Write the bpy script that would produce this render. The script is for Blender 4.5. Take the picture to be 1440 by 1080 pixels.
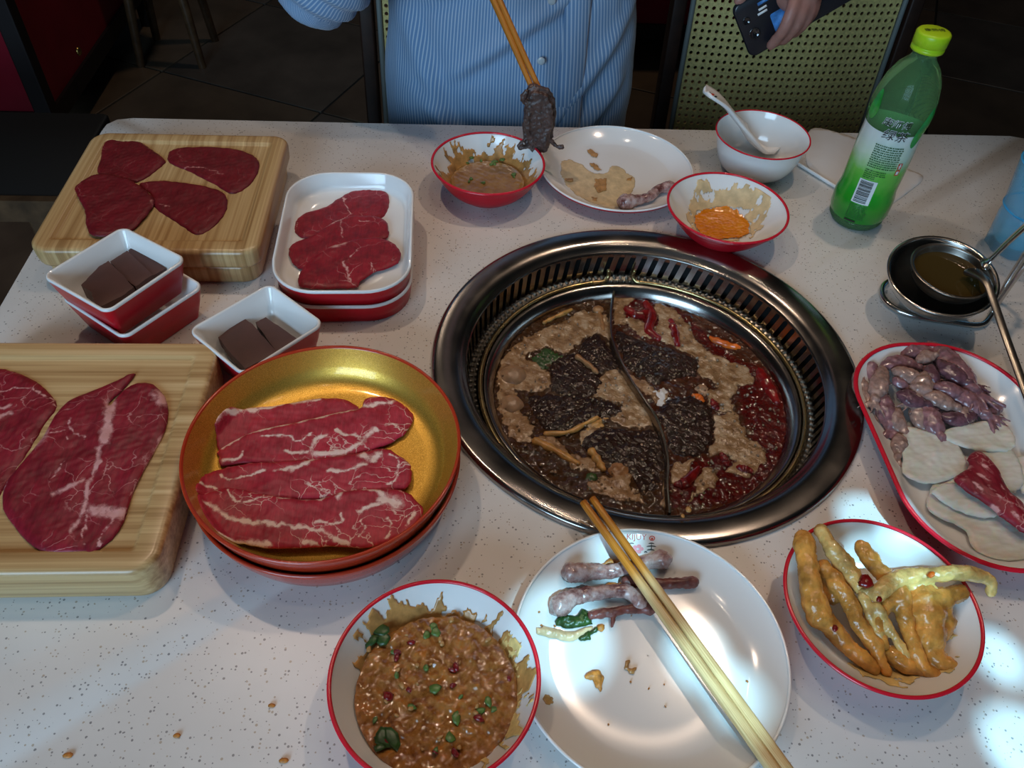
import bpy, bmesh, math, random
import numpy as np
from mathutils import Vector, Matrix
from mathutils.geometry import delaunay_2d_cdt

for o in list(bpy.data.objects): bpy.data.objects.remove(o, do_unlink=True)
scene = bpy.context.scene
COL = scene.collection
random.seed(7); RNG = np.random.default_rng(7)
PI = math.pi
TZ = 0.75                      # table top above the floor

# ------------------------------------------------------------------ camera
F = 1130.0; CAMH = 0.56
_p, _r, _y = math.radians(47.39), math.radians(3.85), math.radians(-5.15)
_fw = np.array([0, math.cos(_p), -math.sin(_p)]); _up = np.array([0, math.sin(_p), math.cos(_p)]); _rt = np.array([1., 0, 0])
_r2 = math.cos(_r)*_rt + math.sin(_r)*_up; _u2 = -math.sin(_r)*_rt + math.cos(_r)*_up
_Rz = np.array([[math.cos(_y), -math.sin(_y), 0], [math.sin(_y), math.cos(_y), 0], [0, 0, 1]])
FW, RT, UP = _Rz@_fw, _Rz@_r2, _Rz@_u2
CAM = np.array([0, 0, CAMH])   # heights are counted from the table top
def W(x, y, z=0.0):
    """photo pixel -> point at height z above the table top"""
    d = FW*F + RT*(x-720) + UP*(540-y)
    return CAM + d*((z-CAMH)/d[2])
def WY(x, y, Y):
    d = FW*F + RT*(x-720) + UP*(540-y)
    return CAM + d*(Y/d[1])
def pix(P):
    q = np.asarray(P, float) - CAM; w = q@FW
    return np.stack([720+F*(q@RT)/w, 540-F*(q@UP)/w], -1)
cd = bpy.data.cameras.new('camera'); cam = bpy.data.objects.new('camera', cd); COL.objects.link(cam)
M = Matrix.Identity(4)
for i in range(3):
    M[i][0], M[i][1], M[i][2] = RT[i], UP[i], -FW[i]
M[2][3] = CAMH + TZ
cam.matrix_world = M
cd.sensor_fit = 'HORIZONTAL'; cd.sensor_width = 36; cd.lens = F/1440*36; cd.clip_start = 0.02
scene.camera = cam

# ------------------------------------------------------------------ world, lights, exposure
wd = bpy.data.worlds.new('world'); scene.world = wd; wd.use_nodes = True
wd.node_tree.nodes['Background'].inputs[0].default_value = (.75, .88, 1, 1)
wd.node_tree.nodes['Background'].inputs[1].default_value = .12
vs = scene.view_settings; vs.view_transform = 'Standard'; vs.look = 'None'; vs.gamma = 1; vs.use_curve_mapping = False; vs.exposure = -0.38
def area(name, loc, target, sx, sy, power, color):
    l = bpy.data.lights.new(name, 'AREA'); l.shape = 'RECTANGLE'; l.size = sx; l.size_y = sy; l.energy = power; l.color = color
    o = bpy.data.objects.new(name, l); COL.objects.link(o); o.location = (loc[0], loc[1], loc[2]+TZ)
    o.rotation_euler = (Vector(target)-Vector(loc)).to_track_quat('-Z', 'Y').to_euler(); return o
area('window_daylight', (-1.15, -1.95, .95), (-.1, .5, 0), 1.5, 1.3, 84, (.47, .74, 1.0))
# spotlights, first pair read off the shadows, the rest added: (position above the table top, aim, power, cone, blend, radius, colour)
SPOTS = [
 ((-.55, 1.15, 1.85), (-.02, .26, 0), 29, 58, .8, .03, (1, .74, .55)),
 ((.72, 1.08, 1.85), (.20, .26, 0), 29, 58, .8, .03, (1, .74, .55)),
 ((.62, -.75, 1.75), (.398, .238, .0), 430, 1.15, .35, .010, (.36, .76, 1.0)),  # this and the cool beams below are added, shaping patches of broken daylight
 ((.86, -.70, 1.75), (.388, .172, .0), 430, 1.75, .35, .010, (.36, .76, 1.0)),
 ((1.05, -.60, 1.75), (.345, .352, .0), 420, 1.6, .12, .008, (.36, .76, 1.0)),
 ((1.02, -.66, 1.75), (.327, .305, .02), 330, 1.5, .15, .008, (.36, .76, 1.0)),
 ((.36, -.78, 1.75), (.070, .262, .0), 300, 2.2, .15, .010, (.40, .78, 1.0)),
 ((.44, -.76, 1.75), (.122, .318, .01), 300, 1.3, .15, .010, (.40, .78, 1.0)),
 ((.10, -.80, 1.75), (.170, .245, .0), 330, 1.3, .12, .010, (.40, .78, 1.0)),
 ((.13, -.80, 1.75), (.192, .215, .0), 330, 1.2, .12, .010, (.40, .78, 1.0)),
 ((-.25, .42, 1.9), (-.25, .42, 0), 5, 60, .8, .022, (1, .80, .62)),  # added with its like below, so broth and sauce catch glints
 ((.12, .72, 1.9), (.12, .7, 0), 5, 60, .8, .022, (1, .80, .62)),
 ((.55, .40, 1.9), (.5, .4, 0), 5, 60, .8, .022, (1, .80, .62)),
 ((.15, 1.25, 1.9), (.15, .8, 0), 5, 60, .8, .022, (1, .80, .62)),
 ((-.3, 2.75, 1.85), (-.8, 2.4, -.75), 24, 100, .8, .05, (1, .80, .62)),  # added, like the next, to lighten the floor in the background
 ((2.3, 2.75, 1.85), (2.3, 2.5, -.75), 9, 95, .8, .05, (1, .74, .55)),
]
# ------------------------------------------------------------------ mesh helpers (heights counted from the table top)
def rootloc(p):
    v = Vector((0, 0, 0))
    while p is not None:
        v += p.location; p = p.parent
    return v
def mk(name, verts, faces, mat, parent=None, smooth=True, attrs=None, pos=None):
    v = np.asarray(verts, float).reshape(-1, 3) + np.array([0, 0, TZ])
    lo, hi = v.min(0), v.max(0)
    org = np.array([(lo[0]+hi[0])/2, (lo[1]+hi[1])/2, lo[2]]) if pos is None else np.array(pos)+np.array([0, 0, TZ])
    me = bpy.data.meshes.new(name)
    me.from_pydata((v-org).tolist(), [], [list(map(int, f)) for f in faces]); me.validate()
    if smooth: me.polygons.foreach_set('use_smooth', [True]*len(me.polygons))
    if attrs:
        for k, a in attrs.items():
            at = me.attributes.new(k, 'FLOAT', 'POINT'); at.data.foreach_set('value', np.asarray(a, np.float32))
    me.materials.append(mat)
    o = bpy.data.objects.new(name, me); COL.objects.link(o)
    if parent is not None:
        o.parent = parent; o.location = Vector(org) - rootloc(parent)
    else: o.location = org
    bm = bmesh.new(); bm.from_mesh(me); bmesh.ops.recalc_face_normals(bm, faces=bm.faces); bm.to_mesh(me); bm.free()
    return o
def tag(o, label, cat, group=None):
    o['label'] = label; o['category'] = cat
    if group: o['group'] = group
    return o
def thing(name, label, cat, loc, group=None):
    o = bpy.data.objects.new(name, None); COL.objects.link(o); o.empty_display_size = .02
    o.location = (loc[0], loc[1], loc[2]+TZ); return tag(o, label, cat, group)
def struct(o): o['kind'] = 'structure'; return o
def stuff(o): o['kind'] = 'stuff'; return o
def autosmooth(o, ang=35):
    me = o.data; me.update()
    bm = bmesh.new(); bm.from_mesh(me)
    for e in bm.edges:
        if len(e.link_faces) == 2 and e.calc_face_angle(0) > math.radians(ang): e.smooth = False
    bm.to_mesh(me); bm.free(); return o
def join(*parts):
    V = []; Fc = []; n = 0
    for v, f in parts:
        v = np.asarray(v, float).reshape(-1, 3); V.append(v); Fc += [[i+n for i in q] for q in f]; n += len(v)
    return np.concatenate(V), Fc
def box(c, s, rz=0):
    x, y, z = s[0]/2, s[1]/2, s[2]/2
    v = np.array([[-x,-y,-z],[x,-y,-z],[x,y,-z],[-x,y,-z],[-x,-y,z],[x,-y,z],[x,y,z],[-x,y,z]])
    if rz:
        a = np.array([[math.cos(rz), -math.sin(rz), 0], [math.sin(rz), math.cos(rz), 0], [0, 0, 1]]); v = v@a.T
    return v+np.array(c), [[0,3,2,1],[4,5,6,7],[0,1,5,4],[1,2,6,5],[2,3,7,6],[3,0,4,7]]
def loft(rings, cap0=True, cap1=True, closed=True):
    rings = [np.asarray(r, float) for r in rings]; n = len(rings[0]); V = np.concatenate(rings); Fc = []
    for i in range(len(rings)-1):
        for j in range(n if closed else n-1):
            k = (j+1) % n; Fc.append([i*n+j, i*n+k, (i+1)*n+k, (i+1)*n+j])
    if cap0: Fc.append(list(range(n))[::-1])
    if cap1: Fc.append([(len(rings)-1)*n+j for j in range(n)])
    return V, Fc
def lathe(c, prof, n=96, cap0=False, cap1=False):
    a = np.linspace(0, 2*PI, n, endpoint=False)
    return loft([np.stack([c[0]+r*np.cos(a), c[1]+r*np.sin(a), np.full(n, c[2]+z)], -1) for r, z in prof], cap0, cap1)
def rrect(cx, cy, hw, hh, rad, z, rot=0, k=8):
    rad = min(rad, hw-1e-5, hh-1e-5); p = []
    for sx, sy, a0 in ((1, 1, 0), (-1, 1, 90), (-1, -1, 180), (1, -1, 270)):
        for i in range(k+1):
            a = math.radians(a0+90*i/k); p.append((sx*(hw-rad)+rad*math.cos(a), sy*(hh-rad)+rad*math.sin(a)))
    p = np.array(p); c, s = math.cos(rot), math.sin(rot)
    return np.stack([cx+p[:, 0]*c-p[:, 1]*s, cy+p[:, 0]*s+p[:, 1]*c, np.full(len(p), z)], -1)
def spline(pts, n):
    P = np.asarray(pts, float); m = len(P)
    if m < 3: return np.array([P[0]+(P[-1]-P[0])*t for t in np.linspace(0, 1, n)])
    Q = np.concatenate([[2*P[0]-P[1]], P, [2*P[-1]-P[-2]]]); out = []
    for t in np.linspace(0, m-1-1e-9, n):
        i = int(t); u = t-i; a, b, c, d = Q[i:i+4]
        out.append(.5*((2*b)+(c-a)*u+(2*a-5*b+4*c-d)*u*u+(3*b-a-3*c+d)*u**3))
    return np.array(out)
def tube(path, rad, n=10, flat=1.0, round_ends=True, squish=None):
    P = np.asarray(path, float); m = len(P); rad = np.broadcast_to(np.asarray(rad, float), (m,)).copy()
    T = np.gradient(P, axis=0); T /= np.linalg.norm(T, axis=1)[:, None]+1e-12
    u = np.cross(T[0], [0, 0, 1.]);
    if np.linalg.norm(u) < 1e-3: u = np.array([1., 0, 0])
    u /= np.linalg.norm(u); rings = []
    a = np.linspace(0, 2*PI, n, endpoint=False)
    def ring(c, t, u, r):
        v = np.cross(u, t); return c+r*(np.cos(a)[:, None]*u+flat*np.sin(a)[:, None]*v)
    for i in range(m):
        u = u-T[i]*(u@T[i]); u /= np.linalg.norm(u)
        if i == 0 and round_ends:
            for q in (.95, .7, .35): rings.append(ring(P[0]-T[0]*rad[0]*q*flat, T[0], u, rad[0]*math.sqrt(1-q*q)))
        rings.append(ring(P[i], T[i], u, rad[i]))
        if i == m-1 and round_ends:
            for q in (.35, .7, .95): rings.append(ring(P[-1]+T[-1]*rad[-1]*q*flat, T[-1], u, rad[-1]*math.sqrt(1-q*q)))
    return loft(rings)
def ball(c, r, n=16, m=10, sc=(1, 1, 1)):
    prof = [(max(math.sin(PI*i/m), .02)*1, -math.cos(PI*i/m)) for i in range(m+1)]
    v, f = lathe((0, 0, 0), prof, n, True, True); return v*np.array(sc)*r+np.array(c), f
def fbm(p, f, seed=0, octv=4):
    p = np.asarray(p, float); rg = np.random.default_rng(seed); out = np.zeros(len(p)); amp = 1; tot = 0
    for o in range(octv):
        s = np.zeros(len(p))
        for k in range(9):
            d = rg.normal(size=p.shape[1]); d /= np.linalg.norm(d); s += np.sin((p@d)*f*(.8+.5*rg.random())*2*PI+rg.random()*9)
        out += amp*s/6; tot += amp; amp *= .55; f *= 2.07
    return out/tot*1.6
def segdist(p, line):
    p = p[:, :2]; d = np.full(len(p), 1e9); L = np.asarray(line, float)[:, :2]
    for a, b in zip(L[:-1], L[1:]):
        ab = b-a; t = np.clip(((p-a)@ab)/(ab@ab+1e-18), 0, 1); d = np.minimum(d, np.hypot(*(p-a-t[:, None]*ab).T))
    return d
def inpoly(p, poly):
    p = p[:, :2]; P = np.asarray(poly, float)[:, :2]; c = np.zeros(len(p), bool)
    for (x0, y0), (x1, y1) in zip(P, np.roll(P, -1, 0)):
        k = ((y0 > p[:, 1]) != (y1 > p[:, 1])) & (p[:, 0] < (x1-x0)*(p[:, 1]-y0)/(y1-y0+1e-18)+x0); c ^= k
    return c
def sdf(p, poly):
    d = segdist(p, list(poly)+[poly[0]]); return np.where(inpoly(p, poly), d, -d)
def smoothline(poly, n, closed=True):
    P = [np.asarray(q, float) for q in poly]
    if closed:
        k = len(P); s = spline(P[-2:]+P+P[:3], (k+4)*max(2, n//k)+1)
        t = np.linspace(0, k+4, len(s)); return s[(t >= 2-1e-9) & (t < k+2-1e-9)]
    return spline(P, n)
def fill(outline, step, jit=.0):
    """triangulated sheet inside a closed outline -> 2D points, faces, boundary loop"""
    O = np.asarray(outline)[:, :2]; lo, hi = O.min(0), O.max(0)
    gx = np.arange(lo[0]+step/2, hi[0], step); gy = np.arange(lo[1]+step/2, hi[1], step*.866)
    X, Y = np.meshgrid(gx, gy); X = X+(np.arange(len(gy)) % 2)[:, None]*step/2
    G = np.stack([X.ravel(), Y.ravel()], -1); G = G[sdf(G, O) > step*.45] if len(G) else G
    n = len(O); pts = [Vector(p) for p in np.concatenate([O, G])]
    v, e, f, ov, oe, of = delaunay_2d_cdt(pts, [(i, (i+1) % n) for i in range(n)], [], 1, 1e-7)
    loop = [None]*n
    for i, src in enumerate(ov):
        for s in src:
            if s < n: loop[s] = i
    loop = [l for l in loop if l is not None]
    return np.array([tuple(q) for q in v]), [list(q) for q in f], loop
def sheet(outline, step, zfun, thick, edge_round=.35):
    """solid slab with real thickness: returns verts, faces and the 2D points of the top (then the bottom)"""
    p, f, loop = fill(outline, step); z = zfun(p); n = len(p)
    d = segdist(p, np.concatenate([np.asarray(outline)[:, :2], np.asarray(outline)[:1, :2]]))
    t = thick*(edge_round+(1-edge_round)*np.clip(d/(thick*1.6), 0, 1)**.5)
    V = np.concatenate([np.c_[p, z+t], np.c_[p, z]])
    Fc = f+[[a+n for a in q[::-1]] for q in f]
    m = len(loop)
    for i in range(m):
        a, b = loop[i], loop[(i+1) % m]; Fc.append([a, a+n, b+n, b])
    return V, Fc, p
def remesh(objname, parts, voxel, mat, parent=None, smooth_it=3, post=None, pos=None):
    v, f = join(*parts); me = bpy.data.meshes.new('tmp'); me.from_pydata(v.tolist(), [], f)
    bm = bmesh.new(); bm.from_mesh(me); bmesh.ops.recalc_face_normals(bm, faces=bm.faces); bm.to_mesh(me); bm.free()
    t = bpy.data.objects.new('tmp', me); COL.objects.link(t)
    md = t.modifiers.new('r', 'REMESH'); md.mode = 'VOXEL'; md.voxel_size = voxel
    if smooth_it:
        s = t.modifiers.new('s', 'SMOOTH'); s.iterations = smooth_it; s.factor = .5
    dg = bpy.context.evaluated_depsgraph_get(); m2 = bpy.data.meshes.new_from_object(t.evaluated_get(dg))
    V = np.zeros(len(m2.vertices)*3); m2.vertices.foreach_get('co', V); V = V.reshape(-1, 3)
    N = np.zeros(len(m2.vertices)*3); m2.vertices.foreach_get('normal', N); N = N.reshape(-1, 3)
    Fc = [list(q.vertices) for q in m2.polygons]
    bpy.data.objects.remove(t); bpy.data.meshes.remove(me); bpy.data.meshes.remove(m2)
    at = None
    if post: V, at = post(V, N)
    return mk(objname, V, Fc, mat, parent, True, at, pos)
def textmesh(body, size, extrude=0.0, offset=0.0):
    c = bpy.data.curves.new('t', 'FONT'); c.body = body; c.size = size; c.align_x = 'CENTER'; c.align_y = 'CENTER'; c.extrude = extrude; c.offset = offset; c.resolution_u = 3
    o = bpy.data.objects.new('t', c); COL.objects.link(o)
    dg = bpy.context.evaluated_depsgraph_get(); me = bpy.data.meshes.new_from_object(o.evaluated_get(dg))
    v = np.array([tuple(q.co) for q in me.vertices]).reshape(-1, 3); f = [list(q.vertices) for q in me.polygons]
    bpy.data.objects.remove(o); bpy.data.curves.remove(c); bpy.data.meshes.remove(me); return v, f
def perforated(nu, nv, u0, u1, v0, v1, hole, outer, mp, thick):
    """panel of nu x nv cells, each with a real hole; mp(u, v, w) -> xyz"""
    du, dv = (u1-u0)/nu, (v1-v0)/nv; m = len(hole); V = []; Fc = []
    for i in range(nu):
        for j in range(nv):
            cu, cv = u0+(i+.5)*du, v0+(j+.5)*dv; b = len(V)
            for w in (0, thick):
                V += [mp(cu+a*du, cv+c*dv, w) for a, c in outer]+[mp(cu+a*du, cv+c*dv, w) for a, c in hole]
            for k in range(m):
                q = (k+1) % m
                Fc += [[b+k, b+q, b+m+q, b+m+k], [b+2*m+k, b+3*m+k, b+3*m+q, b+2*m+q], [b+m+k, b+m+q, b+3*m+q, b+3*m+k]]
    return V, Fc
def weld(o, d=1e-5):
    bm = bmesh.new(); bm.from_mesh(o.data); bmesh.ops.remove_doubles(bm, verts=bm.verts, dist=d); bm.to_mesh(o.data); bm.free(); return o

# ------------------------------------------------------------------ materials
def srgb(r, g, b):
    return tuple(((c/255)/12.92 if c/255 < .04045 else ((c/255+.055)/1.055)**2.4) for c in (r, g, b))
class Mt:
    def __init__(s, name):
        s.m = bpy.data.materials.new(name); s.m.use_nodes = True; s.t = s.m.node_tree; s.b = s.t.nodes['Principled BSDF']
        s.co = None
    def n(s, typ, **kw):
        x = s.t.nodes.new(typ)
        for k, v in kw.items():
            if hasattr(x, k) and k not in ('inputs',): setattr(x, k, v)
        return x
    def link(s, a, b): s.t.links.new(a, b)
    def coord(s, scale=(1, 1, 1), rot=(0, 0, 0)):
        tc = s.n('ShaderNodeTexCoord'); mp = s.n('ShaderNodeMapping'); mp.inputs['Scale'].default_value = scale; mp.inputs['Rotation'].default_value = rot
        s.link(tc.outputs['Object'], mp.inputs['Vector']); return mp.outputs['Vector']
    def noise(s, scale, detail=4, rough=.55, vec=None, dist=0):
        x = s.n('ShaderNodeTexNoise'); x.inputs['Scale'].default_value = scale; x.inputs['Detail'].default_value = detail; x.inputs['Roughness'].default_value = rough; x.inputs['Distortion'].default_value = dist
        s.link(vec if vec is not None else s.coord(), x.inputs['Vector']); return x.outputs['Fac']
    def ramp(s, fac, stops, interp='LINEAR'):
        x = s.n('ShaderNodeValToRGB'); cr = x.color_ramp; cr.interpolation = interp
        while len(cr.elements) < len(stops): cr.elements.new(.5)
        for e, (p, c) in zip(cr.elements, stops): e.position = p; e.color = (*c, 1) if len(c) == 3 else c
        s.link(fac, x.inputs['Fac']); return x.outputs['Color']
    def attr(s, name):
        x = s.n('ShaderNodeAttribute'); x.attribute_name = name; return x.outputs['Fac']
    def mix(s, fac, a, b, blend='MIX'):
        x = s.n('ShaderNodeMix'); x.data_type = 'RGBA'; x.blend_type = blend
        for sock, val in ((x.inputs[0], fac), (x.inputs[6], a), (x.inputs[7], b)):
            if isinstance(val, (int, float)): sock.default_value = val
            elif isinstance(val, tuple): sock.default_value = (*val, 1)
            else: s.link(val, sock)
        return x.outputs[2]
    def math(s, op, a, b=0.0, clamp=False):
        x = s.n('ShaderNodeMath'); x.operation = op; x.use_clamp = clamp
        for sock, val in ((x.inputs[0], a), (x.inputs[1], b)):
            if isinstance(val, (int, float)): sock.default_value = val
            else: s.link(val, sock)
        return x.outputs[0]
    def color(s, c):
        if isinstance(c, tuple): s.b.inputs['Base Color'].default_value = (*c, 1)
        else: s.link(c, s.b.inputs['Base Color'])
        return s
    def set(s, **kw):
        for k, v in kw.items():
            k = {'rough': 'Roughness', 'metal': 'Metallic', 'sss': 'Subsurface Weight', 'sssr': 'Subsurface Radius', 'trans': 'Transmission Weight', 'ior': 'IOR', 'coat': 'Coat Weight', 'coatr': 'Coat Roughness', 'alpha': 'Alpha', 'spec': 'Specular IOR Level', 'sheen': 'Sheen Weight', 'ssss': 'Subsurface Scale', 'aniso': 'Anisotropic'}.get(k, k)
            if isinstance(v, (int, float, tuple)): s.b.inputs[k].default_value = v
            else: s.link(v, s.b.inputs[k])
        return s
    def bump(s, h, strength=.3, dist=.001):
        x = s.n('ShaderNodeBump'); x.inputs['Strength'].default_value = strength; x.inputs['Distance'].default_value = dist
        s.link(h, x.inputs['Height']); s.link(x.outputs[0], s.b.inputs['Normal']); return s
def simple(name, c, rough=.4, metal=0, var=0, vs_=30, bump=0, bs=200, bd=.0006, **kw):
    t = Mt(name)
    if var:
        t.color(t.ramp(t.noise(vs_), [(.3, tuple(x*(1-var) for x in c)), (.7, tuple(min(1, x*(1+var)) for x in c))]))
    else: t.color(c)
    t.set(rough=rough, metal=metal, **kw)
    if bump: t.bump(t.noise(bs, 3), bump, bd)
    return t.m
MAT = {}
def build_materials():
    t = Mt('speckled_quartz')          # white stone with small grey and tan chips
    v = t.n('ShaderNodeTexVoronoi'); v.inputs['Scale'].default_value = 430; t.link(t.coord(), v.inputs['Vector'])
    sep = t.n('ShaderNodeSeparateColor'); t.link(v.outputs['Color'], sep.inputs[0])
    size = t.math('MULTIPLY', t.math('POWER', sep.outputs[0], 1.6), .42)
    dot = t.math('LESS_THAN', v.outputs['Distance'], size)
    dot = t.math('MULTIPLY', dot, t.math('GREATER_THAN', sep.outputs[1], .45))
    chip = t.ramp(sep.outputs[2], [(0, (.16, .155, .16)), (.6, (.33, .32, .31)), (.9, (.42, .34, .25))])
    base = t.ramp(t.noise(9, 4), [(.3, (.64, .625, .60)), (.7, (.72, .71, .69))])
    t.color(t.mix(t.math('MULTIPLY', dot, .85), base, chip)).set(rough=.33, spec=.45); MAT['quartz'] = t.m
    MAT['white'] = simple('white_melamine', (.80, .80, .785), .13, coat=.3, coatr=.06)
    MAT['red'] = simple('red_melamine', (.50, .006, .016), .3, spec=.3)
    MAT['rim_red'] = simple('red_rim_glaze', (.62, .012, .03), .2)
    MAT['lacquer'] = simple('orange_red_lacquer', (.44, .035, .010), .24, coat=.4, coatr=.1)
    t = Mt('gold_flake_lacquer'); nz = t.noise(1400, 2)
    t.color(t.ramp(nz, [(.25, (.42, .22, .028)), (.55, (.72, .42, .065)), (.8, (.98, .70, .20))])).set(metal=.75, rough=t.ramp(nz, [(.3, (.5, .5, .5)), (.7, (.3, .3, .3))]), coat=.5, coatr=.08); t.bump(nz, .25, .0003); MAT['gold'] = t.m
    def steel(name, c, r, bump=.12):
        t = Mt(name); nz = t.noise(60, 5, .7)
        t.color(t.ramp(nz, [(.3, tuple(x*.85 for x in c)), (.7, c)])).set(metal=1, rough=t.ramp(t.noise(25, 5), [(.3, (r*.8,)*3), (.7, (r*1.25,)*3)])); t.bump(t.noise(900, 2), bump, .0002); return t.m
    MAT['steel'] = steel('brushed_steel', (.40, .375, .35), .20); MAT['steel_dark'] = steel('stained_steel', (.33, .30, .26), .32)
    MAT['chrome'] = steel('polished_steel', (.62, .60, .57), .20, .03); MAT['brass'] = steel('yellowed_wire', (.55, .42, .20), .25)
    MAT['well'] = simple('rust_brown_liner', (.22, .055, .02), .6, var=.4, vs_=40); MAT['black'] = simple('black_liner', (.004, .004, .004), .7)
    def bamboo(name, sx, sy, sz=4):
        t = Mt(name); vec = t.coord((sx, sy, sz)); n1 = t.noise(1, 3, .5, vec); n2 = t.noise(.23, 3, .5, vec)
        c = t.ramp(t.mix(.5, n1, n2), [(.30, srgb(134, 98, 56)), (.44, srgb(176, 140, 92)), (.56, srgb(200, 168, 118)), (.72, srgb(224, 198, 152))])
        t.color(c).set(rough=.36, coat=.25, coatr=.2); t.bump(n1, .08, .0004); return t.m
    MAT['bamboo_y'] = bamboo('bamboo_lengthwise', 300, 4); MAT['bamboo_x'] = bamboo('bamboo_crosswise', 4, 300, 300)
    t = Mt('chopstick_bamboo'); cx = t.n('ShaderNodeCombineXYZ'); t.link(t.attr('ang'), cx.inputs[0]); t.link(t.attr('len'), cx.inputs[1]); n1 = t.noise(1, 4, .6, cx.outputs[0])
    soak = t.attr('soak')
    c = t.mix(soak, t.ramp(n1, [(.3, srgb(190, 150, 92)), (.7, srgb(232, 205, 150))]), t.ramp(n1, [(.3, srgb(150, 86, 22)), (.7, srgb(205, 132, 40))]))
    t.color(c).set(rough=.45); MAT['chop'] = t.m
    def meat(name, lo, hi, fat, vein=.03, vs_=55, gain=1.0):
        t = Mt(name); vec = t.coord()
        w = t.noise(90, 3, .6, vec); lean = t.ramp(t.mix(.35, t.mix(.5, w, t.noise(26, 3, .5, vec)), t.noise(1, 3, .6, t.coord((600, 90, 400)))), [(.38, tuple(x*.8 for x in lo)), (.62, hi)])
        v = t.n('ShaderNodeTexVoronoi'); v.feature = 'DISTANCE_TO_EDGE'; v.inputs['Scale'].default_value = vs_
        nv = t.n('ShaderNodeTexNoise'); nv.inputs['Scale'].default_value = 38; nv.inputs['Detail'].default_value = 4; t.link(vec, nv.inputs['Vector'])
        add = t.n('ShaderNodeVectorMath'); add.operation = 'MULTIPLY_ADD'; t.link(nv.outputs['Color'], add.inputs[0]); add.inputs[1].default_value = (.03, .03, .03); t.link(vec, add.inputs[2]); t.link(add.outputs[0], v.inputs['Vector'])
        line = t.ramp(v.outputs['Distance'], [(0, (1, 1, 1)), (vein, (0, 0, 0))])
        msk = t.ramp(t.noise(22, 2, .5, vec), [(.46, (0, 0, 0)), (.62, (gain,)*3)])
        c = t.mix(t.math('MULTIPLY', line, msk), lean, fat)
        fa = t.math('ADD', t.attr('fat'), t.math('MULTIPLY', t.math('SUBTRACT', t.noise(210, 6, .75, vec), .5), 1.3))
        c = t.mix(t.ramp(fa, [(.22, (0, 0, 0)), (.46, (.30, .30, .30)), (.72, (.95, .95, .95))]), c, fat)
        t.color(c).set(rough=.46, sss=.08, ssss=.004, sssr=(1, .3, .2), spec=.35); t.bump(t.noise(420, 3, .6, vec), .09, .0004); MAT[name] = t.m
    meat('meat_veal', (.125, .006, .012), (.19, .010, .018), (.50, .20, .18), .006, 30, .55)
    meat('meat_shank', (.17, .006, .017), (.30, .014, .032), (.66, .34, .33), .02, 46, .8)
    meat('meat_marbled', (.34, .012, .036), (.52, .030, .065), (.86, .66, .60), .022, 55, .9)
    meat('meat_loin', (.20, .005, .016), (.34, .010, .026), (.66, .36, .34), .022, 42, .9)
    MAT['blood'] = simple('set_duck_blood', (.070, .024, .020), .5, var=.15, vs_=60, bump=.15, bs=700, bd=.0003, sss=.05, ssss=.002)
    t = Mt('broth_clear'); fo = t.attr('foam'); g = t.attr('tint'); nz = t.noise(170, 6, .7)
    broth = t.ramp(nz, [(.3, (.035, .015, .006)), (.7, (.085, .038, .014))])
    foam = t.ramp(t.noise(70, 4, .6), [(.28, (.12, .055, .02)), (.5, (.32, .19, .09)), (.75, (.55, .43, .29))])
    fm = t.ramp(t.math('ADD', fo, t.math('MULTIPLY', t.math('SUBTRACT', t.noise(95, 7, .78), .5), 1.7)), [(.38, (0, 0, 0)), (.6, (1, 1, 1))])
    red = t.mix(g, broth, t.ramp(nz, [(.3, (.045, .003, .003)), (.7, (.14, .010, .006))]))
    t.color(t.mix(fm, red, foam)).set(rough=t.mix(fm, (.05, .05, .05), (.22, .22, .22)), spec=.6); vb = t.n('ShaderNodeTexVoronoi'); vb.inputs['Scale'].default_value = 600; t.link(t.coord(), vb.inputs['Vector']); t.bump(t.mix(fm, t.noise(115, 1.5, .5), t.math('MULTIPLY', t.mix(.5, vb.outputs['Distance'], t.noise(500, 3)), .10)), .8, .0060); MAT['broth'] = t.m
    MAT['boiled'] = simple('boiled_beef', (.026, .011, .007), .14, var=.5, vs_=160, bump=.5, bs=150, bd=.004, spec=.45)
    MAT['boiled_held'] = simple('cooked_beef', (.085, .050, .042), .38, var=.45, vs_=140, bump=.8, bs=260, bd=.0018)
    MAT['ballmeat'] = simple('beef_ball', (.36, .23, .14), .3, var=.25, vs_=140, bump=.4, bs=300, sss=.1, ssss=.003)
    MAT['mushroom'] = simple('mushroom_flesh', (.52, .28, .08), .3, var=.3, vs_=150, sss=.15, ssss=.003)
    MAT['mush_brown'] = simple('mushroom_brown', (.30, .15, .06), .32, var=.3, vs_=150)
    MAT['green'] = simple('leaf_green', (.025, .07, .014), .35, var=.5, vs_=160, bump=.4, bs=260)
    MAT['spring'] = simple('spring_green', (.09, .17, .035), .35, var=.4, vs_=160)
    MAT['chili'] = simple('red_chili', (.20, .008, .007), .16, var=.5, vs_=110, bump=.4, bs=160, bd=.001, coat=.5)
    MAT['chili_orange'] = simple('orange_chili', (.75, .14, .012), .2, var=.4, vs_=80, coat=.5)
    MAT['glint_bubble'] = simple('glint_bubble_skin', (.30, .20, .12), .04, spec=.9, coat=1)
    def sauce(name, stops, sc=95, rough=.10, bm=.55):
        t = Mt(name); nz = t.noise(sc, 6, .72)
        t.color(t.ramp(nz, stops)).set(rough=rough, spec=.6, coat=.6, coatr=.03); t.bump(t.noise(110, 2, .5), bm, .0030); MAT[name] = t.m
    sauce('sauce_chili', [(.30, (.10, .028, .006)), (.43, (.26, .095, .018)), (.55, (.38, .17, .045)), (.66, (.46, .15, .018)), (.8, (.52, .30, .10))])
    sauce('sauce_sesame', [(.25, (.19, .085, .018)), (.5, (.33, .17, .045)), (.78, (.42, .25, .08))], 80, .12, .25)
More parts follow.
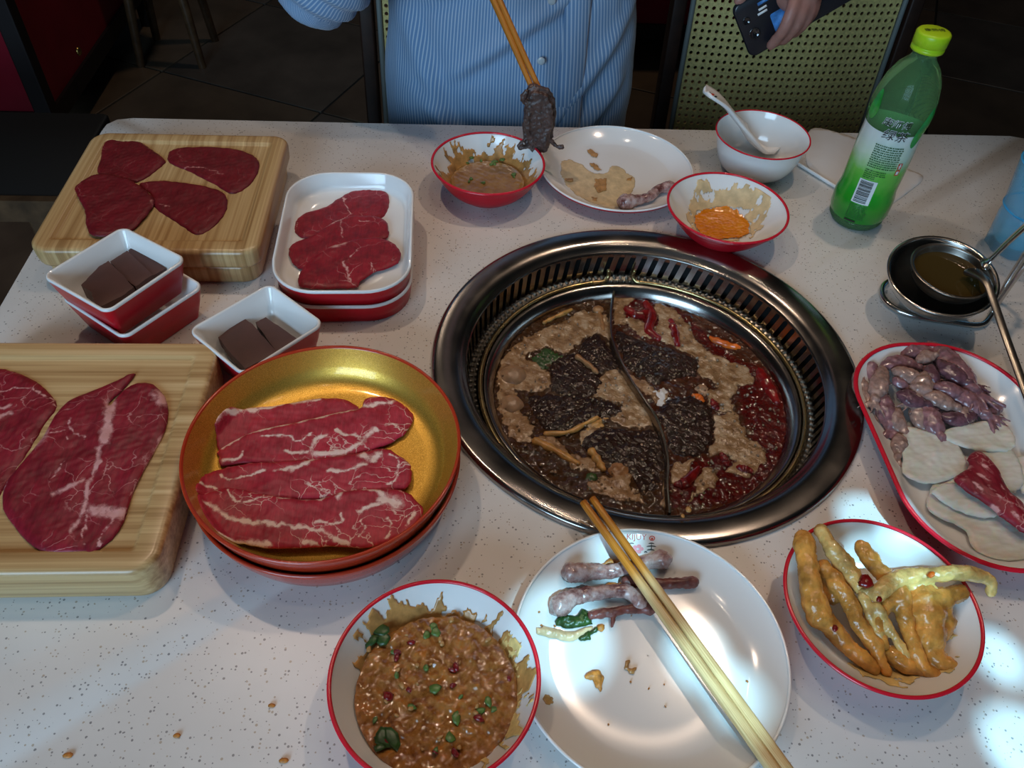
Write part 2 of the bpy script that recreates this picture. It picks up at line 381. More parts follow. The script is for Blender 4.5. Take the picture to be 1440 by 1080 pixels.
    sauce('oil_orange', [(.25, (.62, .16, .008)), (.55, (.82, .27, .012)), (.8, (.85, .42, .05))], 70, .12, .2)
    MAT['film_tan'] = simple('sauce_film_tan', (.46, .24, .075), .25, var=.35, vs_=120, coat=.3)
    MAT['film_pale'] = simple('sauce_film_pale', (.66, .50, .28), .3, var=.2, vs_=90, coat=.3)
    MAT['film_yellow'] = simple('oil_film_yellow', (.72, .52, .20), .25, var=.3, vs_=90, coat=.3)
    MAT['crumb'] = simple('orange_crumb', (.50, .20, .035), .45, var=.5, vs_=300, bump=.5)
    t = Mt('gnawed_bone'); t.color(t.ramp(t.noise(75, 5, .65), [(.36, (.13, .045, .04)), (.47, (.33, .19, .17)), (.62, (.52, .40, .37))])).set(rough=.22, sss=.08, ssss=.003, coat=.3); t.bump(t.noise(200, 3), .5, .001); MAT['bone'] = t.m
    MAT['bone_dark'] = simple('dark_bone', (.17, .055, .045), .35, var=.5, vs_=130, bump=.5, bs=220, bd=.001)
    MAT['feet'] = simple('braised_chicken_skin', (.60, .275, .055), .2, var=.5, vs_=70, bump=.6, bs=330, bd=.0011, sss=.12, ssss=.004, coat=.35)
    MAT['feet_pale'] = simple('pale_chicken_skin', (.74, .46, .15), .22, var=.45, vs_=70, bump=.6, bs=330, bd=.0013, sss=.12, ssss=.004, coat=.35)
    MAT['squid_a'] = simple('squid_purple', (.25, .125, .14), .2, var=.45, vs_=170, bump=.45, bs=300, sss=.12, ssss=.003, coat=.3)
    MAT['squid_b'] = simple('squid_tan', (.33, .21, .175), .2, var=.4, vs_=190, bump=.45, bs=300, sss=.12, ssss=.003, coat=.3)
    MAT['squid_c'] = simple('squid_dark', (.13, .06, .075), .2, var=.5, vs_=150, bump=.5, bs=300, coat=.3)
    t = Mt('raw_fish'); t.color(t.ramp(t.noise(1, 3, .5, t.coord((60, 260, 60))), [(.35, (.74, .69, .60)), (.65, (.86, .83, .77))])).set(rough=.30, sss=.4, ssss=.006, alpha=.85, spec=.4); t.bump(t.noise(160, 3), .15, .0004); MAT['fish'] = t.m
    MAT['orange_rind'] = simple('brass_screw', (.6, .4, .12), .3, 1)
    t = Mt('green_label')               # print runs from bright green at the foot to white at the top
    h = t.attr('h'); nz = t.math('MULTIPLY', t.math('SUBTRACT', t.noise(40, 3), .5), .25)
    t.color(t.ramp(t.math('ADD', h, nz), [(0, (.008, .20, .012)), (.30, (.02, .34, .02)), (.55, (.16, .50, .07)), (.76, (.55, .68, .52)), (1, (.66, .72, .70))])).set(rough=.2, coat=.5, coatr=.08); MAT['label'] = t.m
    t = Mt('green_pet'); t.color((.34, .66, .30)).set(rough=.04, trans=.85, ior=1.18, alpha=.92); MAT['pet'] = t.m
    MAT['leafprint'] = simple('green_leaf_print', (.03, .32, .04), .2, var=.4, vs_=60, coat=.4)
    MAT['tea'] = simple('green_tea', (.20, .20, .05), .05, trans=.7, ior=1.33)
    MAT['cap'] = simple('lime_plastic', (.44, .68, .015), .33)
    MAT['ink'] = simple('black_print', (.012, .014, .012), .4); MAT['ink_green'] = simple('dark_green_print', (.012, .09, .02), .4)
    MAT['glass_rim'] = simple('blue_glass_rim', (.05, .36, .70), .08, coat=.6)
    MAT['paper'] = simple('white_print', (.74, .76, .76), .4); MAT['stamp'] = simple('red_print', (.62, .07, .03), .4); MAT['pink'] = simple('pink_print', (.75, .22, .26), .4)
    MAT['ghost'] = simple('pale_relief_print', (.66, .74, .78), .2)
    MAT['napkin'] = simple('paper_napkin', (.70, .69, .68), .85, bump=.3, bs=90, bd=.001)
    t = Mt('blue_glass'); t.color((.16, .55, .80)).set(rough=.04, alpha=.42, spec=.8); MAT['glass'] = t.m
    t = Mt('soup_in_ladle'); t.color((.055, .036, .010)).set(rough=.05, spec=.7); MAT['soup'] = t.m
    t = Mt('striped_shirt'); st = t.attr('stripe'); fr = t.math('FRACT', t.math('MULTIPLY', st, 1/.0042))
    w = t.ramp(fr, [(.0, (1, 1, 1)), (.24, (1, 1, 1)), (.36, (0, 0, 0)), (.9, (0, 0, 0)), (1, (1, 1, 1))])
    t.color(t.mix(w, (.135, .25, .43), (.40, .50, .62))).set(rough=.85, sheen=.2); t.bump(t.noise(900, 2), .2, .0003); MAT['shirt'] = t.m
    MAT['skin'] = simple('skin', (.40, .19, .15), .5, var=.15, vs_=60, bump=.25, bs=300, sss=.15, ssss=.006, sssr=(1, .35, .2))
    MAT['hair'] = simple('dark_hair', (.012, .010, .009), .5, bump=.6, bs=220, bd=.002)
    MAT['trousers'] = simple('dark_cloth', (.016, .018, .024), .85, bump=.4, bs=200); MAT['shoe'] = simple('black_leather', (.012, .011, .01), .4)
    MAT['cane'] = simple('woven_cane', (.66, .53, .20), .6, var=.25, vs_=220, bump=.8, bs=420, bd=.001)
    MAT['piping'] = simple('grey_piping', (.20, .22, .21), .5)
    MAT['darkwood'] = simple('dark_stained_wood', (.030, .012, .007), .45, var=.5, vs_=25)
    MAT['brownwood'] = simple('brown_wood', (.095, .048, .022), .42, var=.4, vs_=30, bump=.1)
    MAT['redpanel'] = simple('red_vinyl', (.26, .004, .018), .4, var=.15, vs_=8)
    MAT['blackpost'] = simple('black_painted_wood', (.012, .006, .006), .5)
    for i, c in enumerate(((.11, .078, .052), (.09, .072, .058), (.125, .082, .050), (.095, .066, .046))):
        t = Mt('floor_tile_glaze'); t.color(t.ramp(t.noise(3.5, 5, .6), [(.3, tuple(x*.6 for x in c)), (.7, tuple(x*1.4 for x in c))])).set(rough=.38); MAT['tile%d' % i] = t.m
    MAT['grout'] = simple('dark_grout', (.012, .010, .009), .8)
    MAT['wall'] = simple('dark_wall_paint', (.055, .038, .030), .7, var=.2, vs_=3); MAT['ceil'] = simple('ceiling_paint', (.10, .09, .085), .8)
    MAT['lens'] = simple('lens_black', (.01, .01, .012), .05, coat=1); MAT['phone'] = simple('phone_black', (.010, .011, .016), .28)
    MAT['sticker'] = simple('blue_sticker', (.05, .20, .50), .3, var=.6, vs_=90); MAT['button'] = simple('pearl_button', (.45, .52, .56), .2)
    t = Mt('lamp_glass'); t.b.inputs['Emission Color'].default_value = (1, .9, .8, 1); t.b.inputs['Emission Strength'].default_value = 6; MAT['lamp'] = t.m
build_materials()
# ------------------------------------------------------------------ the room
RX0, RX1, RY0, RY1 = -2.6, 3.2, -2.3, 4.6; FZ = -TZ; CZ = 2.05
fl = struct(mk('floor', *box(((RX0+RX1)/2, (RY0+RY1)/2, FZ-.026), (RX1-RX0+.2, RY1-RY0+.2, .04)), MAT['grout'], smooth=False))
def tiles():
    s = .6; ang = math.radians(-24); c, sn = math.cos(ang), math.sin(ang); k = 0; meshes = {}
    for i in range(-7, 9):
        for j in range(-4, 11):
            x, y = (i+.36)*s, (j+.55)*s; X, Y = x*c-y*sn, x*sn+y*c
            X += -.87; Y += 1.2
            if not (RX0+.45 < X < RX1-.45 and RY0+.45 < Y < RY1-.45): continue
            m = k % 4; k += 1 + (i*i+j) % 2
            if m not in meshes:
                h = (s-.008)/2; v, f = loft([rrect(0, 0, h, h, .004, 0, ang, 2), rrect(0, 0, h, h, .004, .005, ang, 2), rrect(0, 0, h-.002, h-.002, .004, .006, ang, 2)])
                o = mk('floor_tile', v+np.array([X, Y, FZ-.0058]), f, MAT['tile%d' % m], fl, smooth=False); meshes[m] = o
            else:
                o = meshes[m].copy(); COL.objects.link(o); o.parent = fl
                b = meshes[m]['c'] if 'c' in meshes[m] else None
                o.location = (X-fl.location.x, Y-fl.location.y, meshes[m].location.z)
tiles()
struct(mk('wall_back', *box(((RX0+RX1)/2, RY1+.05, (FZ-.006+CZ)/2), (RX1-RX0+.2, .1, CZ-FZ+.006)), MAT['wall'], smooth=False))
struct(mk('wall_left', *box((RX0-.05, (RY0+RY1)/2, (FZ-.006+CZ)/2), (.1, RY1-RY0, CZ-FZ+.006)), MAT['wall'], smooth=False))
struct(mk('wall_right', *box((RX1+.05, (RY0+RY1)/2, (FZ-.006+CZ)/2), (.1, RY1-RY0, CZ-FZ+.006)), MAT['wall'], smooth=False))
struct(mk('ceiling', *box(((RX0+RX1)/2, (RY0+RY1)/2, CZ+.05), (RX1-RX0+.2, RY1-RY0+.2, .1)), MAT['ceil'], smooth=False))
wx0, wx1, wz0, wz1 = -2.2, -.1, .15, 1.75          # the window opening in the wall behind the photographer
struct(mk('wall_front', *join(box(((RX0-.1+wx0)/2, RY0-.05, (FZ-.006+CZ)/2), (wx0-RX0+.1, .1, CZ-FZ+.006)), box(((wx1+RX1+.1)/2, RY0-.05, (FZ-.006+CZ)/2), (RX1-wx1+.1, .1, CZ-FZ+.006)),
    box(((wx0+wx1)/2, RY0-.05, (FZ-.006+wz0)/2), (wx1-wx0, .1, wz0-FZ+.006)), box(((wx0+wx1)/2, RY0-.05, (CZ+wz1)/2), (wx1-wx0, .1, CZ-wz1))), MAT['wall'], smooth=False))
struct(mk('window_1', *join(*[box((x, RY0-.05, (wz0+wz1)/2), (.05, .06, wz1-wz0)) for x in (wx0+.025, (wx0+wx1)/2, wx1-.025)], *[box(((wx0+wx1)/2, RY0-.05, z), (wx1-wx0, .058, .05)) for z in (wz0+.025, wz1-.025)]), MAT['blackpost'], smooth=False))
for i, (loc, aim, pw, cone, blend, rad, colr) in enumerate(SPOTS):
    d = (np.array(aim)-np.array(loc)); d = d/np.linalg.norm(d)
    where = 'warm spotlight added above the aisle to lighten the floor behind' if cone > 90 else 'warm ceiling spotlight above the hotpot table, some of these added for glints' if cone > 20 else 'added narrow cool spotlight that makes a daylight patch on the table'
    t = thing('inferred_or_added_spot', where, 'lamp', (loc[0], loc[1], CZ), 'ceiling spotlights')
    P0 = np.array(loc)-d*.03
    mk('stem', *tube([(loc[0], loc[1], CZ), (loc[0], loc[1], loc[2]+.05)], .008, 8), MAT['blackpost'], t)
    u = np.cross(d, [0, 0, 1.]); u /= np.linalg.norm(u); w = np.cross(u, d); a = np.linspace(0, 2*PI, 20, endpoint=False)
    rg = lambda s, r: P0+d*s+r*(np.cos(a)[:, None]*u+np.sin(a)[:, None]*w)
    mk('shade', *loft([rg(-.05, .01), rg(-.045, .03), rg(0, .04), rg(.01, .045), rg(.01, .041), rg(-.01, .035)], True, True), MAT['blackpost'], t)
    l = bpy.data.lights.new('spot_bulb', 'SPOT'); l.energy = pw; l.color = colr; l.spot_size = math.radians(cone); l.spot_blend = blend; l.shadow_soft_size = rad
    lo = bpy.data.objects.new('spot_bulb', l); COL.objects.link(lo); q = np.array(loc)+d*.025; lo.location = (q[0], q[1], q[2]+TZ)
    lo.rotation_euler = Vector(d).to_track_quat('-Z', 'Y').to_euler()

# ------------------------------------------------------------------ table
TX0, TX1, TY0, TY1 = -.462, .79, .075, .985
RC = np.array([.178, .5417])
tb = thing('dining_table', 'white speckled quartz hotpot table with rounded corners', 'table', ((TX0+TX1)/2, (TY0+TY1)/2, -TZ))
def tabletop():
    n = 320; a = np.linspace(0, 2*PI, n, endpoint=False); o = rrect((TX0+TX1)/2, (TY0+TY1)/2, (TX1-TX0)/2, (TY1-TY0)/2, .025, 0, 0, 10)
    d = np.stack([np.cos(a), np.sin(a)], -1); O = o[:, :2]-RC; out = []
    for q in d:                        # where each ray from the pot centre leaves the table
        best = 0
        for (p0, p1) in zip(O, np.roll(O, -1, 0)):
            e = p1-p0; den = q[0]*e[1]-q[1]*e[0]
            if abs(den) < 1e-12: continue
            t = (p0[0]*e[1]-p0[1]*e[0])/den; s = (p0[0]*q[1]-p0[1]*q[0])/den
            if t > 0 and -1e-9 <= s <= 1+1e-9: best = max(best, t)
        out.append(RC+q*best)
    out = np.array(out); inn = RC+d*.196; ctr = np.array([(TX0+TX1)/2, (TY0+TY1)/2])
    sh = lambda P, k: ctr+(P-ctr)*(1-k/np.linalg.norm(P-ctr, axis=1)[:, None])
    L = lambda P, z: np.c_[P, np.full(len(P), z)]
    rings = [L(inn, -.035), L(inn, 0), L(sh(out, .003), 0), L(sh(out, .001), -.001), L(out, -.003), L(out, -.032), L(sh(out, .003), -.035), L(inn, -.035)]
    return loft(rings, False, False)
o = mk('tabletop', *tabletop(), MAT['quartz'], tb); autosmooth(o, 30)
for x in (TX0+.08, TX1-.08):
    for y in (TY0+.08, TY1-.08):
        mk('leg', *loft([rrect(x, y, .022, .022, .004, -TZ, 0, 2), rrect(x, y, .022, .022, .004, -.035, 0, 2)]), MAT['blackpost'], tb, smooth=False)

# ------------------------------------------------------------------ sunken cooker ring and divided pot
rg = thing('hotpot_ring', 'wide brushed steel ring with slanted vent slots set into the table', 'hotpot stove', (*RC, -.12))
R0 = (RC[0], RC[1], 0)
mk('flange', *lathe(R0, [(.2087, .0003), (.2085, .0035), (.2068, .0058), (.2035, .0065), (.190, .0060), (.1845, .0045), (.180, .0015), (.1765, -.003), (.1745, -.0035), (.1745, -.005), (.181, -.0005), (.188, .0012), (.2050, .0004)], 160), MAT['steel'], rg)
NS = 86; zt, zb = -.003, -.034
def wallmap(u, v, w):
    a = u+(.5-v)*.040; r = .1755-.004*(1-v)+w
    return (RC[0]+r*math.cos(a), RC[1]+r*math.sin(a), zb+(zt-zb)*v)
hole = []; outer = []
for k in range(5): a = PI*k/4; hole.append((.24*math.cos(a), .33+.09*math.sin(a)))
for k in range(5): a = PI+PI*k/4; hole.append((.24*math.cos(a), -.33+.09*math.sin(a)))
outer = [(.5, .33), (.5, .5), (0, .5), (-.5, .5), (-.5, .33), (-.5, -.33), (-.5, -.5), (0, -.5), (.5, -.5), (.5, -.33)]
o = mk('slotted_wall', *perforated(NS, 1, 0, 2*PI, 0, 1, hole, outer, wallmap, .0012), MAT['steel'], rg); weld(o); autosmooth(o, 40)
mk('vent_liner', *lathe(R0, [(.1905, -.001), (.1905, -.021)], 96), MAT['well'], rg)
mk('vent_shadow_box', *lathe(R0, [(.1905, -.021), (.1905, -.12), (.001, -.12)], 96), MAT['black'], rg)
mk('shelf', *lathe(R0, [(.1722, -.0345), (.168, -.0365), (.164, -.0395), (.1635, -.05)], 128), MAT['steel_dark'], rg)
bd = []
for row, (r, z, n, sz) in enumerate(((.1705, -.0352, 150, .0023), (.1662, -.0372, 146, .0021))):
    for k in range(n):
        a = 2*PI*(k+.5*row)/n; bd.append(ball((RC[0]+r*math.cos(a), RC[1]+r*math.sin(a), z), sz, 7, 5))
stuff(mk('beading', *join(*bd), MAT['steel_dark'], rg))

PC = np.array([.180, .541]); PR = .1600; PZ = -.0345; BZ = -.0475
pot = thing('divided_hotpot', 'round steel hotpot split in two by an S-shaped divider', 'pot', (*PC, -.112))
mk('pot_body', *lathe((PC[0], PC[1], 0), [(.0005, -.112), (.125, -.112), (.140, -.100), (.1485, -.060), (.1515, -.043), (.1570, -.0375), (PR-.0012, PZ-.0012), (PR, PZ), (PR-.0016, PZ+.001), (.155, -.0365), (.1505, -.0405), (.1478, -.050), (.1400, -.098), (.125, -.110), (.0005, -.110)], 160), MAT['steel'], pot)
Z5 = lambda zx, zy: (590+zx*.44444, 310+zy*.44444)
def W5(zx, zy, z): return W(*Z5(zx, zy), z)
dvp = [(617, 232), (606, 300), (612, 380), (650, 470), (700, 550), (742, 612), (770, 680), (786, 760), (784, 830), (786, 905)]
dv = np.array([W5(x, y, -.037) for x, y in dvp])[:, :2]
def toR(p, r):
    d = p-PC; return PC+d/np.linalg.norm(d)*r
dv[0] = toR(dv[0], .1495); dv[-1] = toR(dv[-1], .1495)
DV = spline(np.c_[dv, np.zeros(len(dv))], 60)[:, :2]
def wall_strip(line, half, z0, z1):
    t = np.gradient(line, axis=0); nn = np.stack([-t[:, 1], t[:, 0]], -1); nn /= np.linalg.norm(nn, axis=1)[:, None]
    A, B = line+nn*half, line-nn*half; c = lambda P, z: np.c_[P, np.full(len(P), z)]
    return loft([c(A, z0), c(A, z1-.0008), c(line+nn*half*.5, z1), c(line-nn*half*.5, z1), c(B, z1-.0008), c(B, z0)], False, False, closed=False)
mk('divider', *wall_strip(DV, .0014, -.11, -.0360), MAT['steel'], pot)
for side in (0, 1):
    a0, a1 = (97, 268) if side == 0 else (83, -86)
    A = np.radians(np.linspace(a0, a1, 60)); r = .1628
    P = np.stack([PC[0]+r*np.cos(A), PC[1]+r*np.sin(A), np.full(60, -.0335)], -1)
    def end(p, nxt, up):
        d = p-nxt; d /= np.linalg.norm(d); rad = np.array([p[0]-PC[0], p[1]-PC[1], 0]); rad /= np.linalg.norm(rad)
        return [p+d*.004+np.array([0, 0, .0015])+rad*.002, p+d*.007+rad*.004+np.array([0, 0, up*.5]), p+d*.0055+rad*.003+np.array([0, 0, up])]
    path = end(P[0], P[1], .013)[::-1]+list(P)+end(P[-1], P[-2], .007)
    mk('handle', *tube(spline(path, 140), .0024, 8), MAT['brass'], pot)

# broth: one sheet on either side of the divider, foam rises out of it where it floats
def arc(pa, pb, ccw):
    a = math.atan2(*(pa-PC)[::-1]); b = math.atan2(*(pb-PC)[::-1])
    if ccw and b < a: b += 2*PI
    if not ccw and b > a: b -= 2*PI
    t = np.linspace(a, b, 90)[1:-1]; return np.stack([PC[0]+.1484*np.cos(t), PC[1]+.1484*np.sin(t)], -1)
FOAM = [
 ([(425,335),(520,285),(590,300),(612,390),(560,355),(510,380),(470,425),(400,400),(330,430),(300,480),(245,500),(262,440),(330,372)], 0),
 ([(245,490),(330,430),(400,470),(420,520),(380,545),(300,540),(330,620),(365,655),(345,705),(290,690),(250,600)], 0),
 ([(560,505),(600,470),(650,490),(700,560),(740,625),(735,650),(690,660),(640,655),(600,630),(650,590),(600,575),(555,560)], 0),
 ([(500,690),(540,640),(590,630),(560,665),(510,720)], 0), ([(340,690),(420,680),(480,740),(560,760),(570,800),(500,790),(430,740)], 0),
 ([(520,850),(560,820),(660,800),(670,850),(720,895),(620,885)], 0), ([(760,905),(780,800),(788,905)], 0),
 ([(615,235),(690,240),(650,275),(650,310),(700,315),(750,370),(700,372),(655,325),(612,335)], 1),
 ([(740,262),(790,270),(850,330),(870,378),(930,425),(1040,470),(1060,520),(1010,525),(985,570),(1000,615),(940,600),(905,560),(940,520),(880,490),(880,440),(800,400),(735,365),(755,320)], 1),
 ([(930,620),(1000,608),(1040,690),(1095,725),(1095,770),(1040,815),(965,795),(1000,760),(950,740),(910,745),(930,700)], 1),
 ([(905,545),(950,525),(960,560),(935,575),(950,605),(915,590)], 1), ([(735,540),(785,545),(780,585),(740,580)], 1),
 ([(800,770),(860,755),(860,800),(830,850),(795,830)], 1), ([(890,790),(930,780),(945,830),(900,860),(850,890),(870,840)], 1), ([(640,480),(735,520),(740,560),(700,540)], 1)]
RED = [[(800,270),(860,320),(1000,440),(1090,470),(1180,600),(1150,760),(1040,890),(800,900),(795,800),(860,760),(990,750),(1090,740),(1020,610),(1010,520),(1060,500),(930,420),(850,340)], [(640,250),(760,250),(770,380),(700,370),(650,310)]]
def make_broth(side, name, label):
    A = DV+(np.array([-.0012, 0]) if side == 0 else np.array([.0012, 0]))
    out = np.concatenate([A, arc(A[-1], A[0], side == 1)])
    p, f, loop = fill(out, .0013); pw = np.stack([fbm(p, 60, 3, 3), fbm(p, 60, 4, 3)], -1)*.0032+p
    fo = np.zeros(len(p)); ti = np.zeros(len(p))
    for poly, s in FOAM:
        if s == side: fo = np.maximum(fo, np.clip(.5+sdf(pw, [W5(x, y, BZ)[:2] for x, y in poly])/.005, 0, 1))
    if side == 1:
        for poly in RED: ti = np.maximum(ti, np.clip(.5+sdf(pw, [W5(x, y, BZ)[:2] for x, y in poly])/.01, 0, 1))
        ti = np.clip(ti+.25, 0, 1)
    fo = np.clip(fo+.16*np.clip(fbm(p, 45, 9, 4), -1, 1), 0, 1)
    z = BZ+.0009*fbm(p, 70, 5, 3)+.0016*fo+.0002*fbm(p, 240, 6, 2)
    n = len(p); V = np.concatenate([np.c_[p, z], np.c_[p, np.full(n, BZ-.012)]])
    Fc = f+[[q+n for q in t[::-1]] for t in f]+[[loop[i], loop[i]+n, loop[(i+1) % len(loop)]+n, loop[(i+1) % len(loop)]] for i in range(len(loop))]
    return tag(mk(name, V, Fc, MAT['broth'], None, True, {'foam': np.r_[fo, fo], 'tint': np.r_[ti, ti]}), label, 'soup')
BR0 = make_broth(0, 'clear_broth', 'bubbling brown broth with tan foam in the mushroom half of the pot')
BR1 = make_broth(1, 'spicy_broth', 'dark red chili broth with foam in the spicy half of the pot')
def glint_bubbles(side, broth, n, seed):  # tiny glossy balls added so the dark broth shows glints
    rg = np.random.default_rng(seed); parts = []; A = PC+(rg.random((n*6, 2))-.5)*.3
    d = np.hypot(*(A-PC).T); px5 = np.interp(A[:, 1], DV[::-1, 1], DV[::-1, 0]); ok = (d < .143) & ((A[:, 0] < px5-.004) if side == 0 else (A[:, 0] > px5+.004)) & (fbm(A, 26, seed, 3) > -.15)
    for q in A[ok][:n]:
        r = .0005+.0012*rg.random()**3; parts.append(ball((q[0], q[1], BZ+.0016+.0022*rg.random()), r, 8, 6))
    stuff(mk('glint_bubbles', *join(*parts), MAT['glint_bubble'], broth))
def lump(name, poly, mat, label, cat, group, h=.004, step=.0016, seed=1, base=BZ-.002, sc=1):
    out = smoothline([W5(x, y, BZ)[:2] for x, y in poly], 48); out = out+np.stack([fbm(out, 90, seed, 2), fbm(out, 90, seed+1, 2)], -1)*.0022
    V, Fc, p = sheet(out, step, lambda q: np.full(len(q), base), .002, .3); n = len(p)
    d = np.clip(sdf(p, out), 0, 1)
    V[:n, 2] = base+.0012+h*np.clip(d/.007, 0, 1)**.6*(.75+.25*fbm(p, 70, seed+3, 3))+.0009*fbm(p, 190, seed+4, 3)
    return tag(mk(name, V, Fc, mat), label, cat, group)
GB = 'pieces of beef cooking in the pot'
for i, (poly, lb) in enumerate([
 ([(510,388),(560,358),(600,400),(632,472),(585,488),(532,465),(503,425)], 'round dark slice of beef afloat beside the divider in the mushroom broth'),
 ([(415,450),(480,420),(545,450),(585,510),(570,552),(500,560),(420,545),(408,500)], 'dark beef afloat between the leafy green and the meatball in the mushroom broth'),
 ([(345,560),(430,550),(560,560),(640,590),(640,612),(560,640),(520,668),(430,670),(370,640)], 'long dark mass of beef in the middle of the mushroom broth'),
 ([(510,690),(580,655),(690,662),(750,670),(770,760),(755,850),(690,860),(660,800),(580,760),(520,730)], 'biggest dark mass of beef against the curved end of the divider'),
 ([(622,345),(700,380),(800,405),(885,450),(880,490),(800,505),(740,520),(660,470),(625,400)], 'wide dark slab of beef below the chili in the spicy broth'),
 ([(750,600),(800,560),(900,560),(935,640),(925,720),(860,745),(800,740),(775,680)], 'dark slab of beef beside the foam island in the spicy broth')]):
    lump('boiled_beef', poly, MAT['boiled'], lb, 'meat', GB, .0042, seed=20+5*i)
for i, (x, y, r, lb) in enumerate(((297, 492, .0165, 'pale brown beef ball at the pot wall beside the dark leaf'), (290, 582, .014, 'smaller beef ball half sunk in foam at the pot wall'))):
    c = W5(x, y, BZ); c[2] = BZ-r*.45; v, f = ball(c, r, 28, 18, (1, 1, .95)); v = v+((v-c)/r)*(.0006*fbm(v, 110, 40+i, 3))[:, None]
    tag(mk('beef_ball', v, f, MAT['ballmeat']), lb, 'meatball')
def stem(name, pts, r, mat, label, cat, group=None, z=.002, cap=None):
    P = [W5(x, y, BZ) for x, y in pts]; P = [np.array([p[0], p[1], BZ+z]) for p in P]
    s = spline(P, 18); rr = np.linspace(r, r*.8, 18)*(1+.22*np.sin(np.arange(18)*.9+r*9000)); s[:, 2] -= rr*.45
    parts = [tube(s, rr, 9)]
    if cap:
        parts.append(ball(s[0]+np.array([0, 0, .0005]), cap, 12, 8, (1, 1, .6)))
    return tag(mk(name, *join(*parts), mat), label, cat, group)
GM = 'mushrooms in the broth'
stem('enoki_mushroom', [(565, 285), (575, 320), (580, 350)], .003, MAT['mush_brown'], 'brown capped mushroom standing at the far end of the divider', 'mushroom', GM, cap=.0065)
stem('mushroom_strip', [(480, 285), (420, 312), (395, 325)], .0026, MAT['mushroom'], 'yellow mushroom strip at the far pot wall', 'mushroom', GM)
stem('mushroom_strip', [(370, 700), (430, 730), (500, 772)], .0045, MAT['mushroom'], 'thick yellow mushroom stem near the steel lip', 'mushroom', GM)
stem('mushroom_strip', [(545, 735), (565, 765), (580, 790)], .0045, MAT['mushroom'], 'short pale mushroom stub beside the meat lump', 'mushroom', GM, z=.003)
stem('mushroom_strip', [(400, 680), (470, 675), (520, 650), (560, 630)], .0028, MAT['mushroom'], 'thin curved mushroom strip across the middle of the broth', 'mushroom', GM, z=.0035)
stem('mushroom_strip', [(500, 440), (540, 470), (560, 490)], .003, MAT['mush_brown'], 'brown mushroom strip lying on the dark beef', 'mushroom', GM, z=.005)
lump('oyster_mushroom', [(515, 680), (545, 622), (600, 625), (570, 660)], MAT['mushroom'], 'pale fan-shaped mushroom piece between the beef masses', 'mushroom', GM, .004, seed=61)
lump('oyster_mushroom', [(600, 780), (640, 760), (670, 785), (655, 820), (610, 815)], MAT['mush_brown'], 'tan rounded mushroom cap near the steel lip', 'mushroom', GM, .005, seed=64)
lump('leafy_green', [(345, 455), (395, 400), (450, 425), (500, 425), (440, 445), (385, 475)], MAT['green'], 'dark green leaf floating behind the beef in the mushroom broth', 'vegetable', None, .003, seed=67)
lump('leafy_green', [(520, 830), (535, 790), (560, 800), (565, 840), (540, 860)], MAT['green'], 'green leaf at the near end of the mushroom broth', 'vegetable', None, .003, seed=70)
lump('leafy_green', [(900, 800), (915, 760), (930, 790), (920, 850), (895, 870), (890, 830)], MAT['spring'], 'green leaf at the near end of the spicy broth', 'vegetable', None, .003, seed=73)
def chili(pts, r0, mat, label, z=.003, name='dried_chili'):
    P = [W5(x, y, BZ) for x, y in pts]; s = spline([np.array([p[0], p[1], BZ+z]) for p in P], 16); t = np.linspace(0, 1, 16); rr = r0*(.35+.65*np.sin(PI*(.12+.8*t))**.8)*(1+.12*np.sin(t*19+r0*4000)); s[:, 2] -= rr*.55
    v, f = tube(s, rr, 10); v = v+np.stack([fbm(v, 120, 2, 2), fbm(v, 120, 3, 2), fbm(v, 120, 4, 2)], -1)*.0009
    tag(mk(name, v, f, mat), label, 'chili', 'chilies in the spicy broth')
chili([(795, 320), (805, 350), (815, 395)], .0052, MAT['chili'], 'upright red chili with an orange tip in the foam')
chili([(1075, 480), (1100, 520), (1130, 575)], .0078, MAT['chili'], 'large bright red chili against the pot wall')
chili([(655, 285), (690, 300), (720, 290)], .0065, MAT['chili'], 'curled dark red chili beside the far end of the divider')
chili([(715, 265), (735, 300), (725, 350), (755, 375)], .0065, MAT['chili'], 'hooked dark red chili behind the beef slab')
chili([(920, 375), (970, 395), (1010, 405)], .0042, MAT['chili_orange'], 'orange chili strip at the far pot wall')
chili([(925, 575), (935, 590), (940, 598)], .0045, MAT['chili'], 'small red chili piece in the foam beside the beef slab')
chili([(1010, 785), (1030, 790), (1045, 795)], .0052, MAT['chili'], 'dark chili in the foam island by the pot wall')
chili([(955, 745), (965, 760), (970, 775)], .0045, MAT['chili'], 'short chili at the edge of the foam island')
chili([(815, 840), (840, 830), (880, 790)], .0060, MAT['chili'], 'dark red chili beside the near end of the divider')
chili([(865, 555), (885, 565), (895, 575)], .0035, MAT['chili_orange'], 'small orange chili piece on the beef slab')
lump('tofu_piece', [(735, 545), (760, 532), (790, 545), (788, 585), (750, 588)], MAT['paper'], 'small white tofu piece beside the divider in the spicy broth', 'tofu', None, .004, seed=80)
lump('onion_ring', [(870, 530), (900, 515), (915, 535), (905, 555), (880, 552)], MAT['ballmeat'], 'pale curled onion piece in the spicy broth', 'onion', None, .004, seed=84)
glint_bubbles(0, BR0, 420, 5); glint_bubbles(1, BR1, 360, 6)
